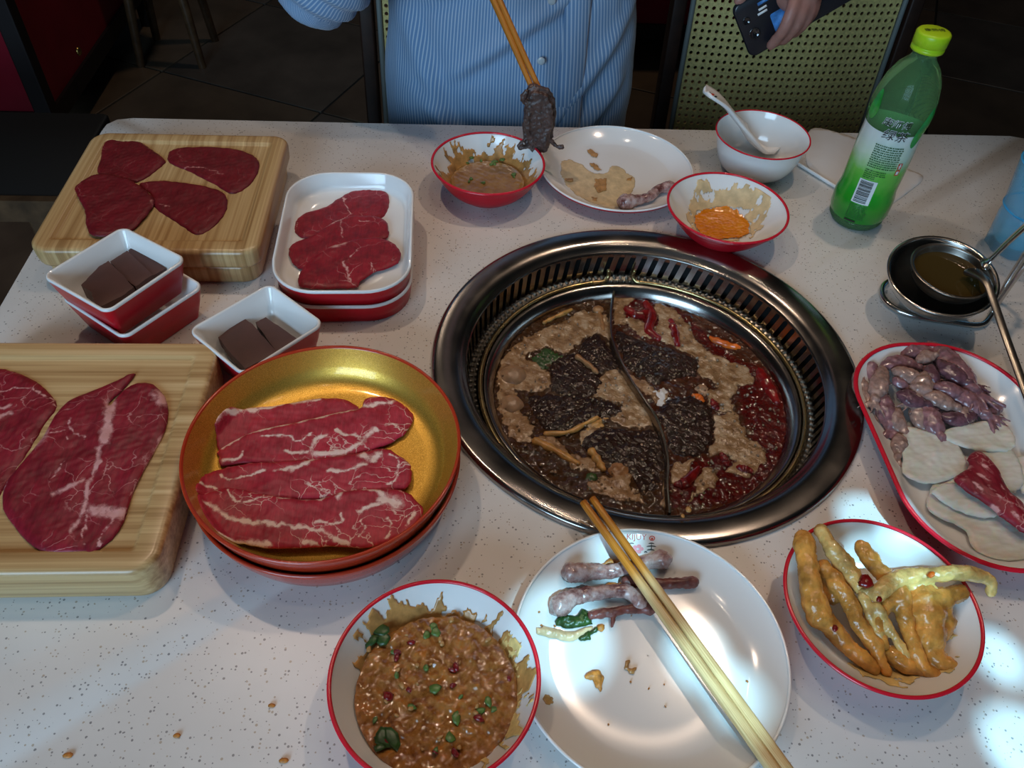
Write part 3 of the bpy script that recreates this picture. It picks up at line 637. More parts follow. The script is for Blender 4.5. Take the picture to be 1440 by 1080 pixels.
# ------------------------------------------------------------------ dishes
def zprof(prof):
    r = np.array([p[0] for p in prof]); z = np.array([p[1] for p in prof]); k = np.argsort(r)
    return lambda q: np.interp(q, r[k], z[k])
def bowl(name, label, cat, c, R, h, foot, outer_mat, rim_mat, group=None, depth=.006, flat=None, curve=1.6, rim=.0019):
    c = np.array(c); t = thing(name, label, cat, (c[0], c[1], 0), group); flat = flat or foot*1.02
    u = np.linspace(0, 1, 12)
    inn = [(R-.0022, h-.0006)]+[(flat+(R-.0026-flat)*v, depth+(h-.0012-depth)*v**(curve+.15)) for v in u[::-1]]+[(flat*.7, depth-.0006), (.0005, depth-.0008)]
    zi = zprof(inn)
    out = [(.0005, .0020), (foot-.004, .0020), (foot-.003, 0), (foot, 0), (foot+.0008, .0022)]+[(r, max(.0024, float(zi(r))-.0028)) for r in foot+.002+(R-.004-foot-.002)*u]+[(R-.0015, h-.004), (R-.0006, h-.0015)]
    C = (c[0], c[1], 0)
    mk('body', *lathe(C, out, 128), outer_mat, t); mk('inside', *lathe(C, inn, 128), MAT['white'], t)
    a = np.linspace(0, 2*PI, 9)
    mk('rim', *lathe(C, [(R-.0014+rim*math.cos(x)*.8, h-.0008+rim*.75*math.sin(x)) for x in a], 160), rim_mat, t)
    return t, zprof(inn)
def onsurf(x, y, c, zf, off=0):
    z = 0.0
    for _ in range(6):
        p = W(x, y, z); z = float(zf(np.hypot(*(p[:2]-np.asarray(c)))))+off
    return W(x, y, z)
def film(name, c, zf, R, mask, mat, off=.0005, step=.0014, label=None, cat='sauce', wob=.0004, seed=1):
    """thin layer of sauce that clings to the inside of a dish"""
    a = np.linspace(0, 2*PI, 140, endpoint=False); out = np.stack([c[0]+R*np.cos(a), c[1]+R*np.sin(a)], -1)
    p, f, loop = fill(out, step); k = mask(p); f = [q for q in f if k[q].all()]
    use = sorted({i for q in f for i in q}); ix = {u: i for i, u in enumerate(use)}; p = p[use]; f = [[ix[i] for i in q] for q in f]
    z = zf(np.hypot(p[:, 0]-c[0], p[:, 1]-c[1]))+off+wob*np.abs(fbm(p, 120, seed, 3)); o = mk(name, np.c_[p, z], f, mat)
    o.modifiers.new('thickness', 'SOLIDIFY').thickness = .0003
    return tag(o, label, cat)
def bits(name, poly_px, n, zf, c, size, mat, label, cat, group, seed, off=.001, leaf=False):
    """small solid scraps scattered inside an outline, each one its own object"""
    rg = np.random.default_rng(seed); P = np.array(poly_px, float); lo, hi = P.min(0), P.max(0); k = 0
    while k < n:
        q = lo+(hi-lo)*rg.random(2)
        if not inpoly(q[None], P)[0]: continue
        w = onsurf(q[0], q[1], c, zf, off); s = size*(.6+.8*rg.random()); m = 7; a = np.linspace(0, 2*PI, m, endpoint=False)+rg.random()
        r = s*(.6+.4*rg.random(m)); el = .45+.5*rg.random(); th = rg.random()*PI
        x, y = r*np.cos(a), r*np.sin(a)*el; X, Y = x*math.cos(th)-y*math.sin(th), x*math.sin(th)+y*math.cos(th)
        up = .0012 if leaf else s*.5; tl = (rg.random(2)-.5)*.5
        R0_ = np.stack([w[0]+X, w[1]+Y, w[2]+X*tl[0]+Y*tl[1]], -1)
        rings = [R0_-np.array([0, 0, .0006]), R0_+np.array([0, 0, up*.5]), (R0_-w)*.6+w+np.array([0, 0, up])]
        tag(mk(name, *loft(rings), mat), label, cat, group); k += 1

def scratch(r0, r1, seed, thr, ang=None):
    def f(p, c=None): return None
# --- near sauce bowl
c1 = np.array([-.0183, .2171]); t, z1 = bowl('sauce_bowl', 'red-rimmed white bowl full of chunky chili sesame sauce beside the white plate', 'bowl', c1, .0699, .040, .037, MAT['red'], MAT['rim_red'])
def pool(name, c, r, z, mat, label, seed, amp=.0008, zf=None):
    a = np.linspace(0, 2*PI, 160, endpoint=False); e = np.stack([np.cos(a), np.sin(a)], -1)
    out = c+e*(r*(1+.02*fbm(e, .7, seed, 3)))[:, None]
    V, Fc, p = sheet(out, .0014, lambda q: np.full(len(q), z-.002), .002, .6); n = len(p)
    V[:n, 2] += amp*fbm(p, 55, seed, 2)+amp*.75*fbm(p, 130, seed+1, 2); return tag(mk(name, V, Fc, mat), label, 'sauce')
pool('chili_sesame_sauce', c1+np.array([.001, -.004]), .0545, .0225, MAT['sauce_chili'], 'chunky brown chili sesame sauce filling the bowl beside the white plate', 11, .0016)
def ringmask(c, r0, r1, seed, thr, sector=None, f=55):
    def g(p):
        d = p-c; r = np.hypot(*d.T); a = np.degrees(np.arctan2(d[:, 1], d[:, 0]))
        q = np.clip((r-r0)/(r1-r0), 0, 1.5); k = (r > r0) & (.55*fbm(np.c_[np.cos(np.radians(a))*.06, np.sin(np.radians(a))*.06, r*.5], 22, seed, 3)+.55*fbm(p, 70, seed+9, 4) > thr+1.5*q-.75)
        if sector: k &= np.abs((a-sector[0]+180) % 360-180) < sector[1]
        return k
    return g
film('sauce_smear', c1, z1, .068, ringmask(c1, .046, .072, 5, .0, (75, 95)), MAT['film_tan'], label='tan sauce smear up the far wall of the chunky sauce bowl', seed=5)
film('sauce_smear', c1, z1, .068, ringmask(c1, .044, .072, 8, -.1, (-35, 70)), MAT['film_yellow'], label='yellow oily smear up the plate-side wall of the chunky sauce bowl', seed=8)
SAU = [(500, 930), (540, 880), (620, 866), (690, 890), (720, 950), (710, 1020), (650, 1065), (560, 1060), (510, 1010)]
zs = lambda r: .0235
bits('scallion_piece', SAU, 16, zs, c1, .0042, MAT['spring'], 'green scallion piece in the chunky chili sesame sauce', 'scallion', 'scallions in the near sauce bowl', 1, 0, True)
bits('chili_flake', SAU, 16, zs, c1, .0036, MAT['chili'], 'dark red chili flake in the chunky chili sesame sauce', 'chili', 'chili flakes in the near sauce bowl', 2, 0, False)
bits('peanut_piece', SAU, 22, zs, c1, .0026, MAT['film_tan'], 'crushed peanut in the chunky chili sesame sauce', 'nut', 'peanuts in the near sauce bowl', 3, 0, False)
bits('coriander_leaf', [(512, 900), (540, 875), (552, 885), (530, 905)], 5, zs, c1, .0065, MAT['green'], 'dark green coriander leaf at the far edge of the chunky sauce', 'herb', 'coriander in the near sauce bowl', 4, .001, True)
bits('coriander_leaf', [(508, 1040), (540, 1025), (560, 1040), (545, 1062), (520, 1058)], 5, zs, c1, .0068, MAT['green'], 'dark green coriander leaf at the near edge of the chunky sauce', 'herb', 'coriander in the near sauce bowl', 5, .001, True)

# --- far sauce bowl
c2 = np.array([.0293, .8309]); t, z2 = bowl('sauce_bowl', 'red bowl of thin sesame sauce beneath the held beef', 'bowl', c2, .0672, .040, .036, MAT['red'], MAT['rim_red'])
pool('sesame_sauce', c2+np.array([0, -.003]), .0435, .0165, MAT['sauce_sesame'], 'thin brown sesame sauce in the bowl beneath the held beef', 21, .0002)
film('sauce_smear', c2, z2, .064, ringmask(c2, .034, .066, 25, -.25, (75, 170)), MAT['film_tan'], label='tan sauce smear on the wall of the sesame sauce bowl', seed=25)
bits('scallion_piece', [(640, 225), (700, 215), (735, 240), (720, 262), (660, 262)], 12, lambda r: .0172, c2, .004, MAT['spring'], 'green scallion piece in the thin sesame sauce', 'scallion', 'scallions in the far sauce bowl', 6, 0, True)

# --- bowl with leftover orange oil
c3 = np.array([.2979, .7492]); t, z3 = bowl('dipping_bowl', 'nearly empty red-rimmed bowl with a puddle of orange oil', 'bowl', c3, .0687, .040, .034, MAT['red'], MAT['rim_red'], curve=1.25)
pl = [onsurf(x, y, c3, z3)[:2] for x, y in ((977, 305), (1000, 295), (1030, 298), (1050, 312), (1052, 330), (1020, 338), (985, 330))]
PLS = smoothline(pl, 60)
film('orange_oil', c3, z3, .06, lambda p: sdf(p+np.stack([fbm(p, 60, 1), fbm(p, 60, 2)], -1)*.0022, PLS) > 0, MAT['oil_orange'], .0012, label='puddle of bright orange chili oil in the nearly empty bowl', seed=31)
pl2 = [onsurf(x, y, c3, z3)[:2] for x, y in ((965, 300), (975, 275), (1000, 285), (1040, 285), (1060, 275), (1085, 285), (1075, 315), (1050, 335), (1000, 345), (972, 325))]
film('oil_smear', c3, z3, .063, lambda p: (sdf(p+np.stack([fbm(p, 50, 3), fbm(p, 50, 4)], -1)*.004, pl2) > 0) & (sdf(p, PLS) < .0005) & (fbm(p, 55, 6, 4) > -.45), MAT['film_pale'], .0004, label='pale streaky oil film around the orange puddle', seed=33)
bits('herb_scrap', [(1002, 292), (1014, 290), (1012, 300)], 1, z3, c3, .004, MAT['green'], 'dark herb scrap beside the orange oil puddle', 'herb', None, 9, .001, True)

# --- white soup bowl and spoon
c4 = np.array([.3718, .890]); t, z4 = bowl('soup_bowl', 'empty white bowl with a thin red rim and a spoon in it', 'bowl', c4, .0592, .050, .030, MAT['white'], MAT['rim_red'], curve=2.6, rim=.0013, flat=.034)
def spoon():
    t = thing('soup_spoon', 'white melamine soup spoon leaning in the white bowl', 'spoon', (c4[0], c4[1], .006))
    hp = [W(1098, 205, .016), W(1070, 195, .022), W(1045, 172, .045), W(1020, 142, .075), W(994, 124, .092)]
    s = spline(hp, 30); tt = np.linspace(0, 1, 30)
    T = np.gradient(s, axis=0); T /= np.linalg.norm(T, axis=1)[:, None]
    side = np.cross(T, [0, 0, 1.]); side /= np.linalg.norm(side, axis=1)[:, None]; nr = np.cross(side, T)
    wd = np.interp(tt, [0, .06, .16, .30, .45, .6, .85, .97, 1], [.003, .018, .025, .023, .0135, .0120, .0155, .0140, .006]); dp = np.interp(tt, [0, .15, .35, .5, 1], [.001, .009, .008, .0035, .0035])
    a = np.linspace(-1, 1, 13); R = []
    for i in range(30):
        up = [s[i]+side[i]*wd[i]*x+nr[i]*(-dp[i]*(1-x*x)) for x in a]; dn = [s[i]+side[i]*wd[i]*x*1.03+nr[i]*(-dp[i]*(1-x*x)-.0036) for x in a[::-1]]; R.append(up+dn)
    v, f = loft(R); mk('spoon_body', v, f, MAT['white'], t)
    i = 27; base = s[i]; pr_ = []
    for k, (dx, col) in enumerate(((.0045, 'ink'), (-.001, 'stamp'), (-.0065, 'ink'))):
        b, ff = ball(s[26]-T[26]*dx*1.0+nr[26]*.0004-nr[26]*dp[26]*.9, .0026 if col == 'stamp' else .002, 10, 6, (1, 1, .25)); mk('emblem', b, ff, MAT[col], t)
spoon()

# --- plates
def plate(label, c, R, h, omat):
    return bowl('side_plate', label, 'plate', c, R, h, R*.68, omat, MAT['white'], depth=.005, flat=R*.72, curve=1.15, rim=.0016)
c5 = np.array([.1890, .8627]); t, z5 = plate('white plate with a pale oil stain and one gnawed bone', c5, .0953, .018, MAT['red'])
ZQ = lambda x, y: (690+x*.20377, 100+y*.2037)
st = [onsurf(*ZQ(x, y), c5, z5)[:2] for x, y in ((480, 650), (520, 615), (600, 630), (680, 690), (780, 710), (830, 660), (900, 670), (980, 730), (1000, 800), (930, 880), (850, 950), (700, 910), (600, 860), (500, 760))]
ST_ = smoothline(st, 80)
film('oil_stain', c5, z5, .085, lambda p: sdf(p+np.stack([fbm(p, 40, 3), fbm(p, 40, 4)], -1)*.0025, ST_) > 0, MAT['film_pale'], .0004, label='pale beige oil stain on the plate with one bone', seed=41)
for i, pg in enumerate((((660, 550), (690, 540), (745, 580), (735, 605), (690, 595)), ((680, 640), (710, 635), (765, 685), (740, 695), (690, 665)), ((505, 745), (580, 745), (560, 770), (520, 770)), ((720, 750), (800, 745), (800, 830), (740, 850), (710, 800)), ((690, 865), (740, 880), (735, 905), (700, 895)), ((930, 745), (975, 740), (970, 765), (940, 762)))):
    pg = [onsurf(*ZQ(*q), c5, z5)[:2] for q in pg]
    film('sauce_spot', c5, z5, .085, lambda p: sdf(p+np.stack([fbm(p, 90, 3), fbm(p, 90, 4)], -1)*.0015, pg) > 0, MAT['film_tan'], .0009, step=.0011, label='brown sauce spot on the plate with one bone', seed=43+i)['group'] = 'sauce spots on the far plate'
c6 = np.array([.1334, .2430]); t, z6 = plate('white plate holding gnawed bones under a pair of bamboo chopsticks', c6, .0988, .018, MAT['white'])
def printed(body, cx, cy, h, ang, mat, name, parent, c, zf):
    v, f = textmesh(body, 1.0); ca, sa = math.cos(ang), math.sin(ang); out = []
    for x, y, z in v:
        X, Y = x*h, -y*h; out.append(onsurf(cx+X*ca-Y*sa, cy+X*sa+Y*ca, c, zf, .0004))
    return mk(name, out, f, mat, parent, smooth=False)
ps = t
printed('KIJUY', 895, 755.5, 11.5, .03, MAT['stamp'], 'lettering', ps, c6, z6)
def dab(px_, py_, shp, mat, name):
    out = [onsurf(px_+x, py_+y, c6, z6, .0004) for x, y in shp]; mk(name, out, [list(range(len(out)))], mat, ps, smooth=False)
cir = lambda r, n=18, ry=None: [(r*math.cos(2*PI*k/n), (ry or r*.85)*math.sin(2*PI*k/n)) for k in range(n)]
o_ = [onsurf(917+x, 757+y, c6, z6, .0004) for x, y in cir(4.2, 20)+cir(2.9, 20)]; mk('emblem_ring', o_, [[k, (k+1) % 20, 20+(k+1) % 20, 20+k] for k in range(20)], MAT['stamp'], ps, smooth=False)
dab(917, 757.6, cir(1.7), MAT['stamp'], 'emblem_dot')
for k in range(5): dab(897+5*math.cos(k*1.2566), 772+4*math.sin(k*1.2566), cir(3.2), MAT['pink'], 'flower_print')
for (x, y, w, h) in ((916, 764, 9, 2), (916, 768, 15, 2.2), (915, 773, 12, 2.4), (916, 769, 1.6, 11), (908, 776, 5, 2.5), (888, 764, 8, 2)):
    dab(x, y, [(-w/2, h/2), (-w/3, -h/4), (0, -h/2), (w/3, -h/4), (w/2, h/2), (0, h/3)], MAT['ink'], 'pine_print')

# --- bones
def bone(pts, r, mat, label, knob=(1.5, 1.35), group='gnawed bones on the near plate', seed=0, name='chicken_bone', extra=()):
    s = spline(pts, 26); tt = np.linspace(0, 1, 26); rr = r*(1+(knob[0]-1)*np.exp(-(tt/.2)**2)+(knob[1]-1)*np.exp(-((1-tt)/.13)**2))
    parts = [tube(s, rr, 12)]
    d = np.cross(s[1]-s[0], [0, 0, 1.]); d /= np.linalg.norm(d)
    for e, k in ((s[0], knob[0]), (s[-1], knob[1])):
        if k > 1.2: parts += [ball(e+d*r*.65, r*k*.62, 10, 7), ball(e-d*r*.65, r*k*.62, 10, 7)]
    parts += list(extra)
    def post(V, N): return V+N*(.0012*fbm(V, 95, seed, 4))[:, None], None
    return tag(remesh(name, parts, .0011, mat, None, 2, post), label, 'bone', group)
B = lambda x, y, h: onsurf(750+x*.17361, 760+y*.17363, c6, z6, h)
bone([B(310, 260, .0075), B(480, 255, .008), B(640, 250, .007), B(780, 215, .007), B(930, 180, .0065), B(1050, 155, .0065)], .0054, MAT['bone'], 'longest bone lying furthest back under the chopsticks', (1.45, 1.35), seed=1)
bone([B(215, 530, .0085), B(330, 460, .008), B(480, 430, .0075), B(640, 410, .0075), B(770, 420, .007), B(860, 490, .007)], .0053, MAT['bone'], 'thick pinkish bone with a broad pale end on the near plate', (1.55, 1.3), seed=2)
bone([B(750, 330, .005), B(900, 345, .005), B(1050, 350, .0048), B(1290, 335, .0048)], .0042, MAT['bone_dark'], 'thin dark bone sticking out from under the chopsticks on their empty side', (1.0, 1.15), seed=3)
bone([B(470, 605, .0045), B(640, 580, .0045), B(800, 560, .005), B(940, 555, .005)], .0034, MAT['bone_dark'], 'thin dark bone beside the green leaf with a small spur', (1.0, 1.3), seed=4, extra=[tube([B(640, 590, .004), B(645, 640, .004), B(635, 690, .004)], .0018, 8)])
def scrap(name, pts, mat, label, cat, h=.003, step=.0012, c=c6, zf=z6, conv=None, seed=0, group=None, thick=.003):
    conv = conv or (lambda x, y: (750+x*.17361, 760+y*.17363))
    out = smoothline([onsurf(*conv(x, y), c, zf, .001)[:2] for x, y in pts], 40); out += np.stack([fbm(out, 160, seed, 2), fbm(out, 160, seed+1, 2)], -1)*.0008
    V, Fc, p = sheet(out, step, lambda q: zf(np.hypot(*(q-c).T))+.0006, thick, .3); n = len(p)
    V[:n, 2] += np.abs(fbm(p, 130, seed+2, 3))*h*.5*np.clip(sdf(p, out)/.003, 0, 1); return tag(mk(name, V, Fc, mat), label, cat, group)
scrap('leafy_green', [(180, 650), (240, 600), (340, 610), (400, 555), (450, 590), (480, 660), (400, 700), (290, 715), (200, 690)], MAT['green'], 'wilted dark green leaf beside the bones on the near plate', 'vegetable', .006, seed=5)
scrap('leafy_green', [(370, 800), (400, 755), (470, 730), (520, 700), (510, 740), (470, 760), (465, 800), (410, 820)], MAT['green'], 'small green leaf tip below the wilted leaf', 'vegetable', .004, seed=8)
scrap('cabbage_stalk', [(25, 740), (40, 705), (150, 705), (290, 740), (450, 700), (480, 715), (400, 770), (290, 820), (160, 790), (50, 765)], MAT['film_pale'], 'pale cabbage stalk stained orange beside the green leaf', 'vegetable', .004, seed=11)
scrap('food_scrap', [(520, 190), (570, 180), (620, 150), (700, 170), (690, 205), (600, 205), (540, 210)], MAT['crumb'], 'orange meat scrap behind the longest bone', 'food scrap', .005, seed=14)
scrap('food_scrap', [(570, 370), (620, 340), (690, 350), (720, 280), (740, 290), (750, 370), (690, 390), (600, 385)], MAT['crumb'], 'orange meat scrap between the two thick bones', 'food scrap', .007, seed=17, thick=.005)
scrap('food_scrap', [(520, 700), (560, 680), (582, 695), (540, 735)], MAT['crumb'], 'small orange scrap beside the green leaf tip', 'food scrap', seed=20)
Pz = lambda x, y: (720+x*.3612, 690+y*.3612)
scrap('food_scrap', [(285, 730), (300, 705), (335, 700), (357, 725), (345, 780), (325, 760), (310, 735)], MAT['crumb'], 'curled brown scrap alone in the middle of the near plate', 'food scrap', .004, conv=Pz, seed=23)
scrap('food_scrap', [(437, 680), (450, 658), (460, 665), (455, 690), (485, 690), (470, 712), (445, 700)], MAT['film_tan'], 'hook-shaped tan scrap in the middle of the near plate', 'food scrap', .002, conv=Pz, seed=26)
film('sauce_spot', c6, z6, .097, lambda p: (np.hypot(*(p-onsurf(*Pz(142, 815), c6, z6)[:2]).T) < .0042), MAT['film_tan'], .0006, label='round tan sauce drop on the near plate by the sauce bowl', seed=44)
PL = [(735, 850), (770, 800), (800, 780), (770, 860), (780, 900), (760, 905)]
bits('sauce_crumb', [(755, 835), (785, 835), (785, 925), (760, 925)], 7, z6, c6, .0012, MAT['crumb'], 'tiny orange crumb on the rim of the near plate', 'crumb', 'crumbs on the near plate', 31)
bits('sauce_crumb', [(880, 850), (1080, 870), (1060, 1020), (850, 1040)], 8, z6, c6, .0011, MAT['crumb'], 'tiny orange crumb on the floor of the near plate', 'crumb', 'crumbs on the near plate', 32)
QB = lambda x, y, h: onsurf(*ZQ(x, y), c5, z5, h)
bone([QB(930, 905, .008), QB(1000, 890, .0085), QB(1090, 870, .008), QB(1160, 815, .007), QB(1235, 800, .0065)], .0058, MAT['bone'], 'single gnawed bone lying on the stained far plate', (1.7, 1.35), None, seed=6)

# --- plate of chicken feet
c7 = np.array([.3059, .2677]); t, z7 = bowl('snack_plate', 'shallow red-rimmed white bowl heaped with braised chicken feet', 'bowl', c7, .0713, .033, .036, MAT['red'], MAT['rim_red'], curve=1.35)
FZ4 = lambda x, y: (1100+x*.24078, 720+y*.24074)
def foot_(label, mat, legs, seed, sub=None):
    parts = []
    for pts, r0, r1 in legs:
        P = [onsurf(*FZ4(x, y), c7, lambda r, h=h: h) for x, y, h in pts]; s = spline(P, 26); tt = np.linspace(0, 1, 26)
        rr = (r0+(r1-r0)*tt)*(1+.05*np.sin(tt*17+seed)+.05*np.sin(tt*7.3+2*seed)); parts.append(tube(s, rr, 12))
    def post(V, N): return V+N*(.0011*fbm(V, 75, seed, 4)+.0003*fbm(V, 420, seed+1, 2))[:, None], None
    o = remesh('braised_chicken_piece', parts, .0013, mat, None, 2, post); tag(o, label, 'chicken foot', 'braised chicken feet')
    return o
foot_('long braised chicken foot along the rim that faces the plate of bones', MAT['feet'], [([(125, 175, .040), (150, 330, .036), (180, 500, .030), (215, 600, .025)], .0078, .0090), ([(215, 600, .025), (290, 680, .020), (400, 800, .017), (540, 915, .014)], .0092, .0048), ([(215, 600, .024), (175, 610, .024)], .006, .004)], 1)
foot_('pale lit chicken foot with a red flake at its knuckle', MAT['feet_pale'], [([(225, 110, .042), (290, 210, .040), (350, 290, .037), (410, 380, .034)], .0055, .0080), ([(410, 380, .034), (450, 430, .032), (470, 440, .030)], .0080, .0060)], 2)
foot_('slender braised chicken foot next to the long one', MAT['feet'], [([(240, 330, .030), (310, 410, .031), (390, 520, .028), (450, 660, .024), (540, 770, .019)], .0070, .0062), ([(540, 770, .019), (570, 860, .015), (610, 930, .013)], .0055, .0038), ([(290, 500, .022), (240, 400, .024)], .006, .005)], 3)
foot_('braised chicken foot with its shank leaning on the far rim', MAT['feet'], [([(470, 215, .038), (540, 310, .037), (640, 420, .036), (690, 500, .034)], .0062, .0078), ([(690, 500, .034), (720, 620, .028), (760, 760, .024), (820, 900, .018), (900, 950, .016)], .0075, .0040), ([(690, 500, .033), (600, 560, .030), (560, 660, .026), (600, 780, .020)], .0065, .0034), ([(560, 540, .028), (510, 600, .026), (500, 650, .024)], .004, .003)], 4)
foot_('chicken foot with a claw hooked over the rim towards the oval plate', MAT['feet_pale'], [([(560, 470, .040), (680, 390, .041), (860, 370, .042), (1040, 355, .043), (1160, 370, .041), (1215, 410, .036), (1220, 470, .030)], .0072, .0040), ([(700, 420, .036), (800, 445, .036), (880, 455, .035)], .0055, .004), ([(560, 470, .038), (480, 470, .036)], .006, .004)], 5)
foot_('broad braised chicken foot spread beneath the hooked claw', MAT['feet'], [([(800, 510, .028), (840, 620, .027), (850, 740, .022)], .0150, .0120), ([(850, 740, .020), (900, 860, .019), (1000, 900, .018)], .0085, .0055), ([(850, 520, .031), (950, 500, .032), (1040, 470, .032)], .0095, .0060), ([(920, 560, .026), (960, 640, .022), (940, 720, .020)], .008, .005), ([(640, 830, .015), (740, 900, .014), (860, 930, .014)], .007, .006)], 6)
foot_('small chicken toe in the middle of the heap', MAT['feet_pale'], [([(470, 490, .034), (520, 620, .028), (590, 760, .021)], .0040, .0032), ([(560, 560, .033), (640, 700, .026), (740, 860, .018)], .0042, .0030)], 7)
bits('chili_flake', [FZ4(270, 660), FZ4(310, 650), FZ4(310, 690)], 1, lambda r: .030, c7, .0045, MAT['chili'], 'red chili flake on the long braised chicken foot', 'chili', None, 41)
bits('chili_flake', [FZ4(430, 390), FZ4(500, 395), FZ4(480, 420)], 2, lambda r: .042, c7, .0055, MAT['chili'], 'dark red chili flake on the lit chicken foot', 'chili', 'chili flakes on the lit foot', 42)
bits('chili_flake', [FZ4(540, 510), FZ4(580, 510), FZ4(570, 530)], 1, lambda r: .046, c7, .005, MAT['chili'], 'dark chili flake in the middle of the chicken feet', 'chili', None, 43)
bits('chili_flake', [FZ4(845, 360), FZ4(880, 360), FZ4(870, 372)], 1, lambda r: .047, c7, .003, MAT['chili_orange'], 'orange chili flake on the hooked chicken foot', 'chili', None, 44)
film('oil_smear', c7, z7, .066, ringmask(c7, .040, .068, 51, .0, (-75, 55)), MAT['film_yellow'], label='yellow oil film at the near wall of the chicken feet bowl', seed=51)

# --- oval seafood plate
c8 = np.array([.4435, .4200]); pz_h = .025
t8 = thing('oval_plate', 'long white oval plate with a red rim holding squid and fish slices', 'plate', (*c8, 0))
RR = lambda k, z, hw=.0835, hh=.126: rrect(c8[0], c8[1], hw-k, hh-k, max(.02, .076-k), z, 0, 16)
mk('body', *loft([RR(.035, .002), RR(.034, 0), RR(.029, 0), RR(.027, .004), RR(.016, .012), RR(.006, .0195), RR(.0012, pz_h-.001)], True, False), MAT['red'], t8)
mk('inside', *loft([RR(.0026, pz_h-.0008), RR(.006, .0215), RR(.012, .0165), RR(.019, .0105), RR(.026, .0065), RR(.034, .0052), RR(.06, .005)], False, True), MAT['white'], t8)
a_ = np.linspace(0, 2*PI, 9); mk('rim', *loft([RR(.0017-.0022*math.cos(x), pz_h-.0008+.0016*math.sin(x)) for x in a_], False, False), MAT['rim_red'], t8)
def zoval(p):
    q = np.abs(p-c8); hw, hh, rd = .0835, .126, .076; d = np.maximum(q-np.array([hw-rd, hh-rd]), 0); out = np.hypot(*d.T)-rd+np.minimum(np.max(q-np.array([hw-rd, hh-rd]), axis=1), 0)
    return np.interp(-out, [0, .003, .006, .012, .019, .026, .034, 1], [.025, .0242, .0215, .0165, .0105, .0065, .0052, .005])
K3 = lambda x, y: (1170+x/3, 460+y/3)
def fishslice(poly, z0, label, mat='fish', thick=.0022, seed=0, name='fish_slice', cat='fish', tilt=.6, group='raw fish slices'):
    out = smoothline([W(*K3(x, y), z0+.002)[:2] for x, y in poly], 60); out += np.stack([fbm(out, 120, seed, 2), fbm(out, 120, seed+1, 2)], -1)*.0009
    V, Fc, p = sheet(out, .0018, lambda q: np.maximum(z0+.0014*fbm(q, 20, seed+2, 2), zoval(q)+.0008), thick, .25); n = len(p)
    V[:n, 2] += .0003*fbm(p, 120, seed+3, 2)*np.clip(sdf(p, out)/.003, 0, 1)
    fat = {'fat': np.zeros(len(V))} if mat != 'fish' else None
    if fat:
        fp = np.clip(fbm(p, 90, seed+5, 3)*1.1, 0, 1); fat['fat'] = np.r_[fp, fp]
    return tag(mk(name, V, Fc, MAT[mat], None, True, fat), label, cat, group)
fishslice([(250, 470), (300, 460), (320, 500), (310, 560), (280, 550), (255, 510)], .008, 'small tan squid end at the rim beneath the fish slices', 'squid', .004, 3, 'squid_scrap', 'squid', group=None) if False else None
fishslice([(400, 740), (440, 650), (540, 640), (640, 690), (740, 800), (830, 860), (850, 960), (760, 990), (680, 980), (600, 930), (560, 850), (440, 790)], .009, 'large pale fish slice at the near end of the oval plate', seed=10)
fishslice([(300, 430), (340, 415), (420, 440), (520, 480), (580, 590), (500, 640), (400, 655), (310, 620), (300, 540)], .012, 'square pale fish slice touching the squid heap', seed=14)
fishslice([(450, 450), (560, 405), (680, 390), (760, 430), (775, 500), (700, 525), (560, 500)], .014, 'wide fish slice tucked under the squid heap', seed=18)
fishslice([(620, 520), (740, 500), (790, 560), (810, 660), (750, 690), (690, 630)], .013, 'fish slice behind the red sausage', seed=22)
fishslice([(750, 560), (830, 540), (930, 570), (940, 690), (820, 700), (775, 640)], .010, 'fish slice furthest from the hotpot on the oval plate', seed=26)
fishslice([(420, 690), (520, 650), (620, 680), (700, 780), (640, 800), (520, 760)], .013, 'ragged white fish slice beneath the red sausage', seed=30)
fishslice([(575, 545), (625, 525), (690, 590), (750, 690), (815, 750), (835, 870), (740, 815), (640, 735), (520, 645), (580, 590)], .019, 'marbled dark red sausage piece lying on the fish slices', 'meat_shank', .007, 34, 'red_sausage', 'sausage', group=None)
S3 = lambda x, y: (1190+x*.17361, 475+y*.17368)
def squid(pts, h0, h1, r, mat, label, seed, tent=True):
    m_ = np.mean(pts, 0); pts = [(m_[0]+(x-m_[0])*1.45, m_[1]+(y-m_[1])*1.45) for x, y in pts]
    P = [W(*S3(x, y), h0+(h1-h0)*i/(len(pts)-1)) for i, (x, y) in enumerate(pts)]; r = r*1.12; s = spline(P, 18); tt = np.linspace(0, 1, 18)
    prof = r*np.interp(tt, [0, .12, .35, .65, .85, 1], [.18, .55, .95, 1, .88, .6]); parts = [tube(s, prof, 12, .70)]
    e = s[-1]; d = s[-1]-s[-4]; d /= np.linalg.norm(d); sd = np.cross(d, [0, 0, 1.])
    parts.append(ball(e+d*r*.35, r*.5, 10, 7))
    if tent:
        for k in range(5):
            w = (k-2)*.38; q = [e+d*r*.5, e+d*r*1.4+sd*r*w*1.0, e+d*r*(2.0+.2*(k % 2))+sd*r*w*1.7-np.array([0, 0, .0015])]; parts.append(tube(spline(q, 7), np.linspace(r*.22, r*.1, 7), 6))
    def post(V, N): return V+N*(.0010*fbm(V, 85, seed, 4))[:, None], None
    tag(remesh('baby_squid', parts, .0013, mat, None, 1, post), label, 'squid', 'baby squid heap')
A_, B_, C_ = MAT['squid_a'], MAT['squid_b'], MAT['squid_c']; LS = 'slippery purple-grey baby squid in the heap on the oval plate'
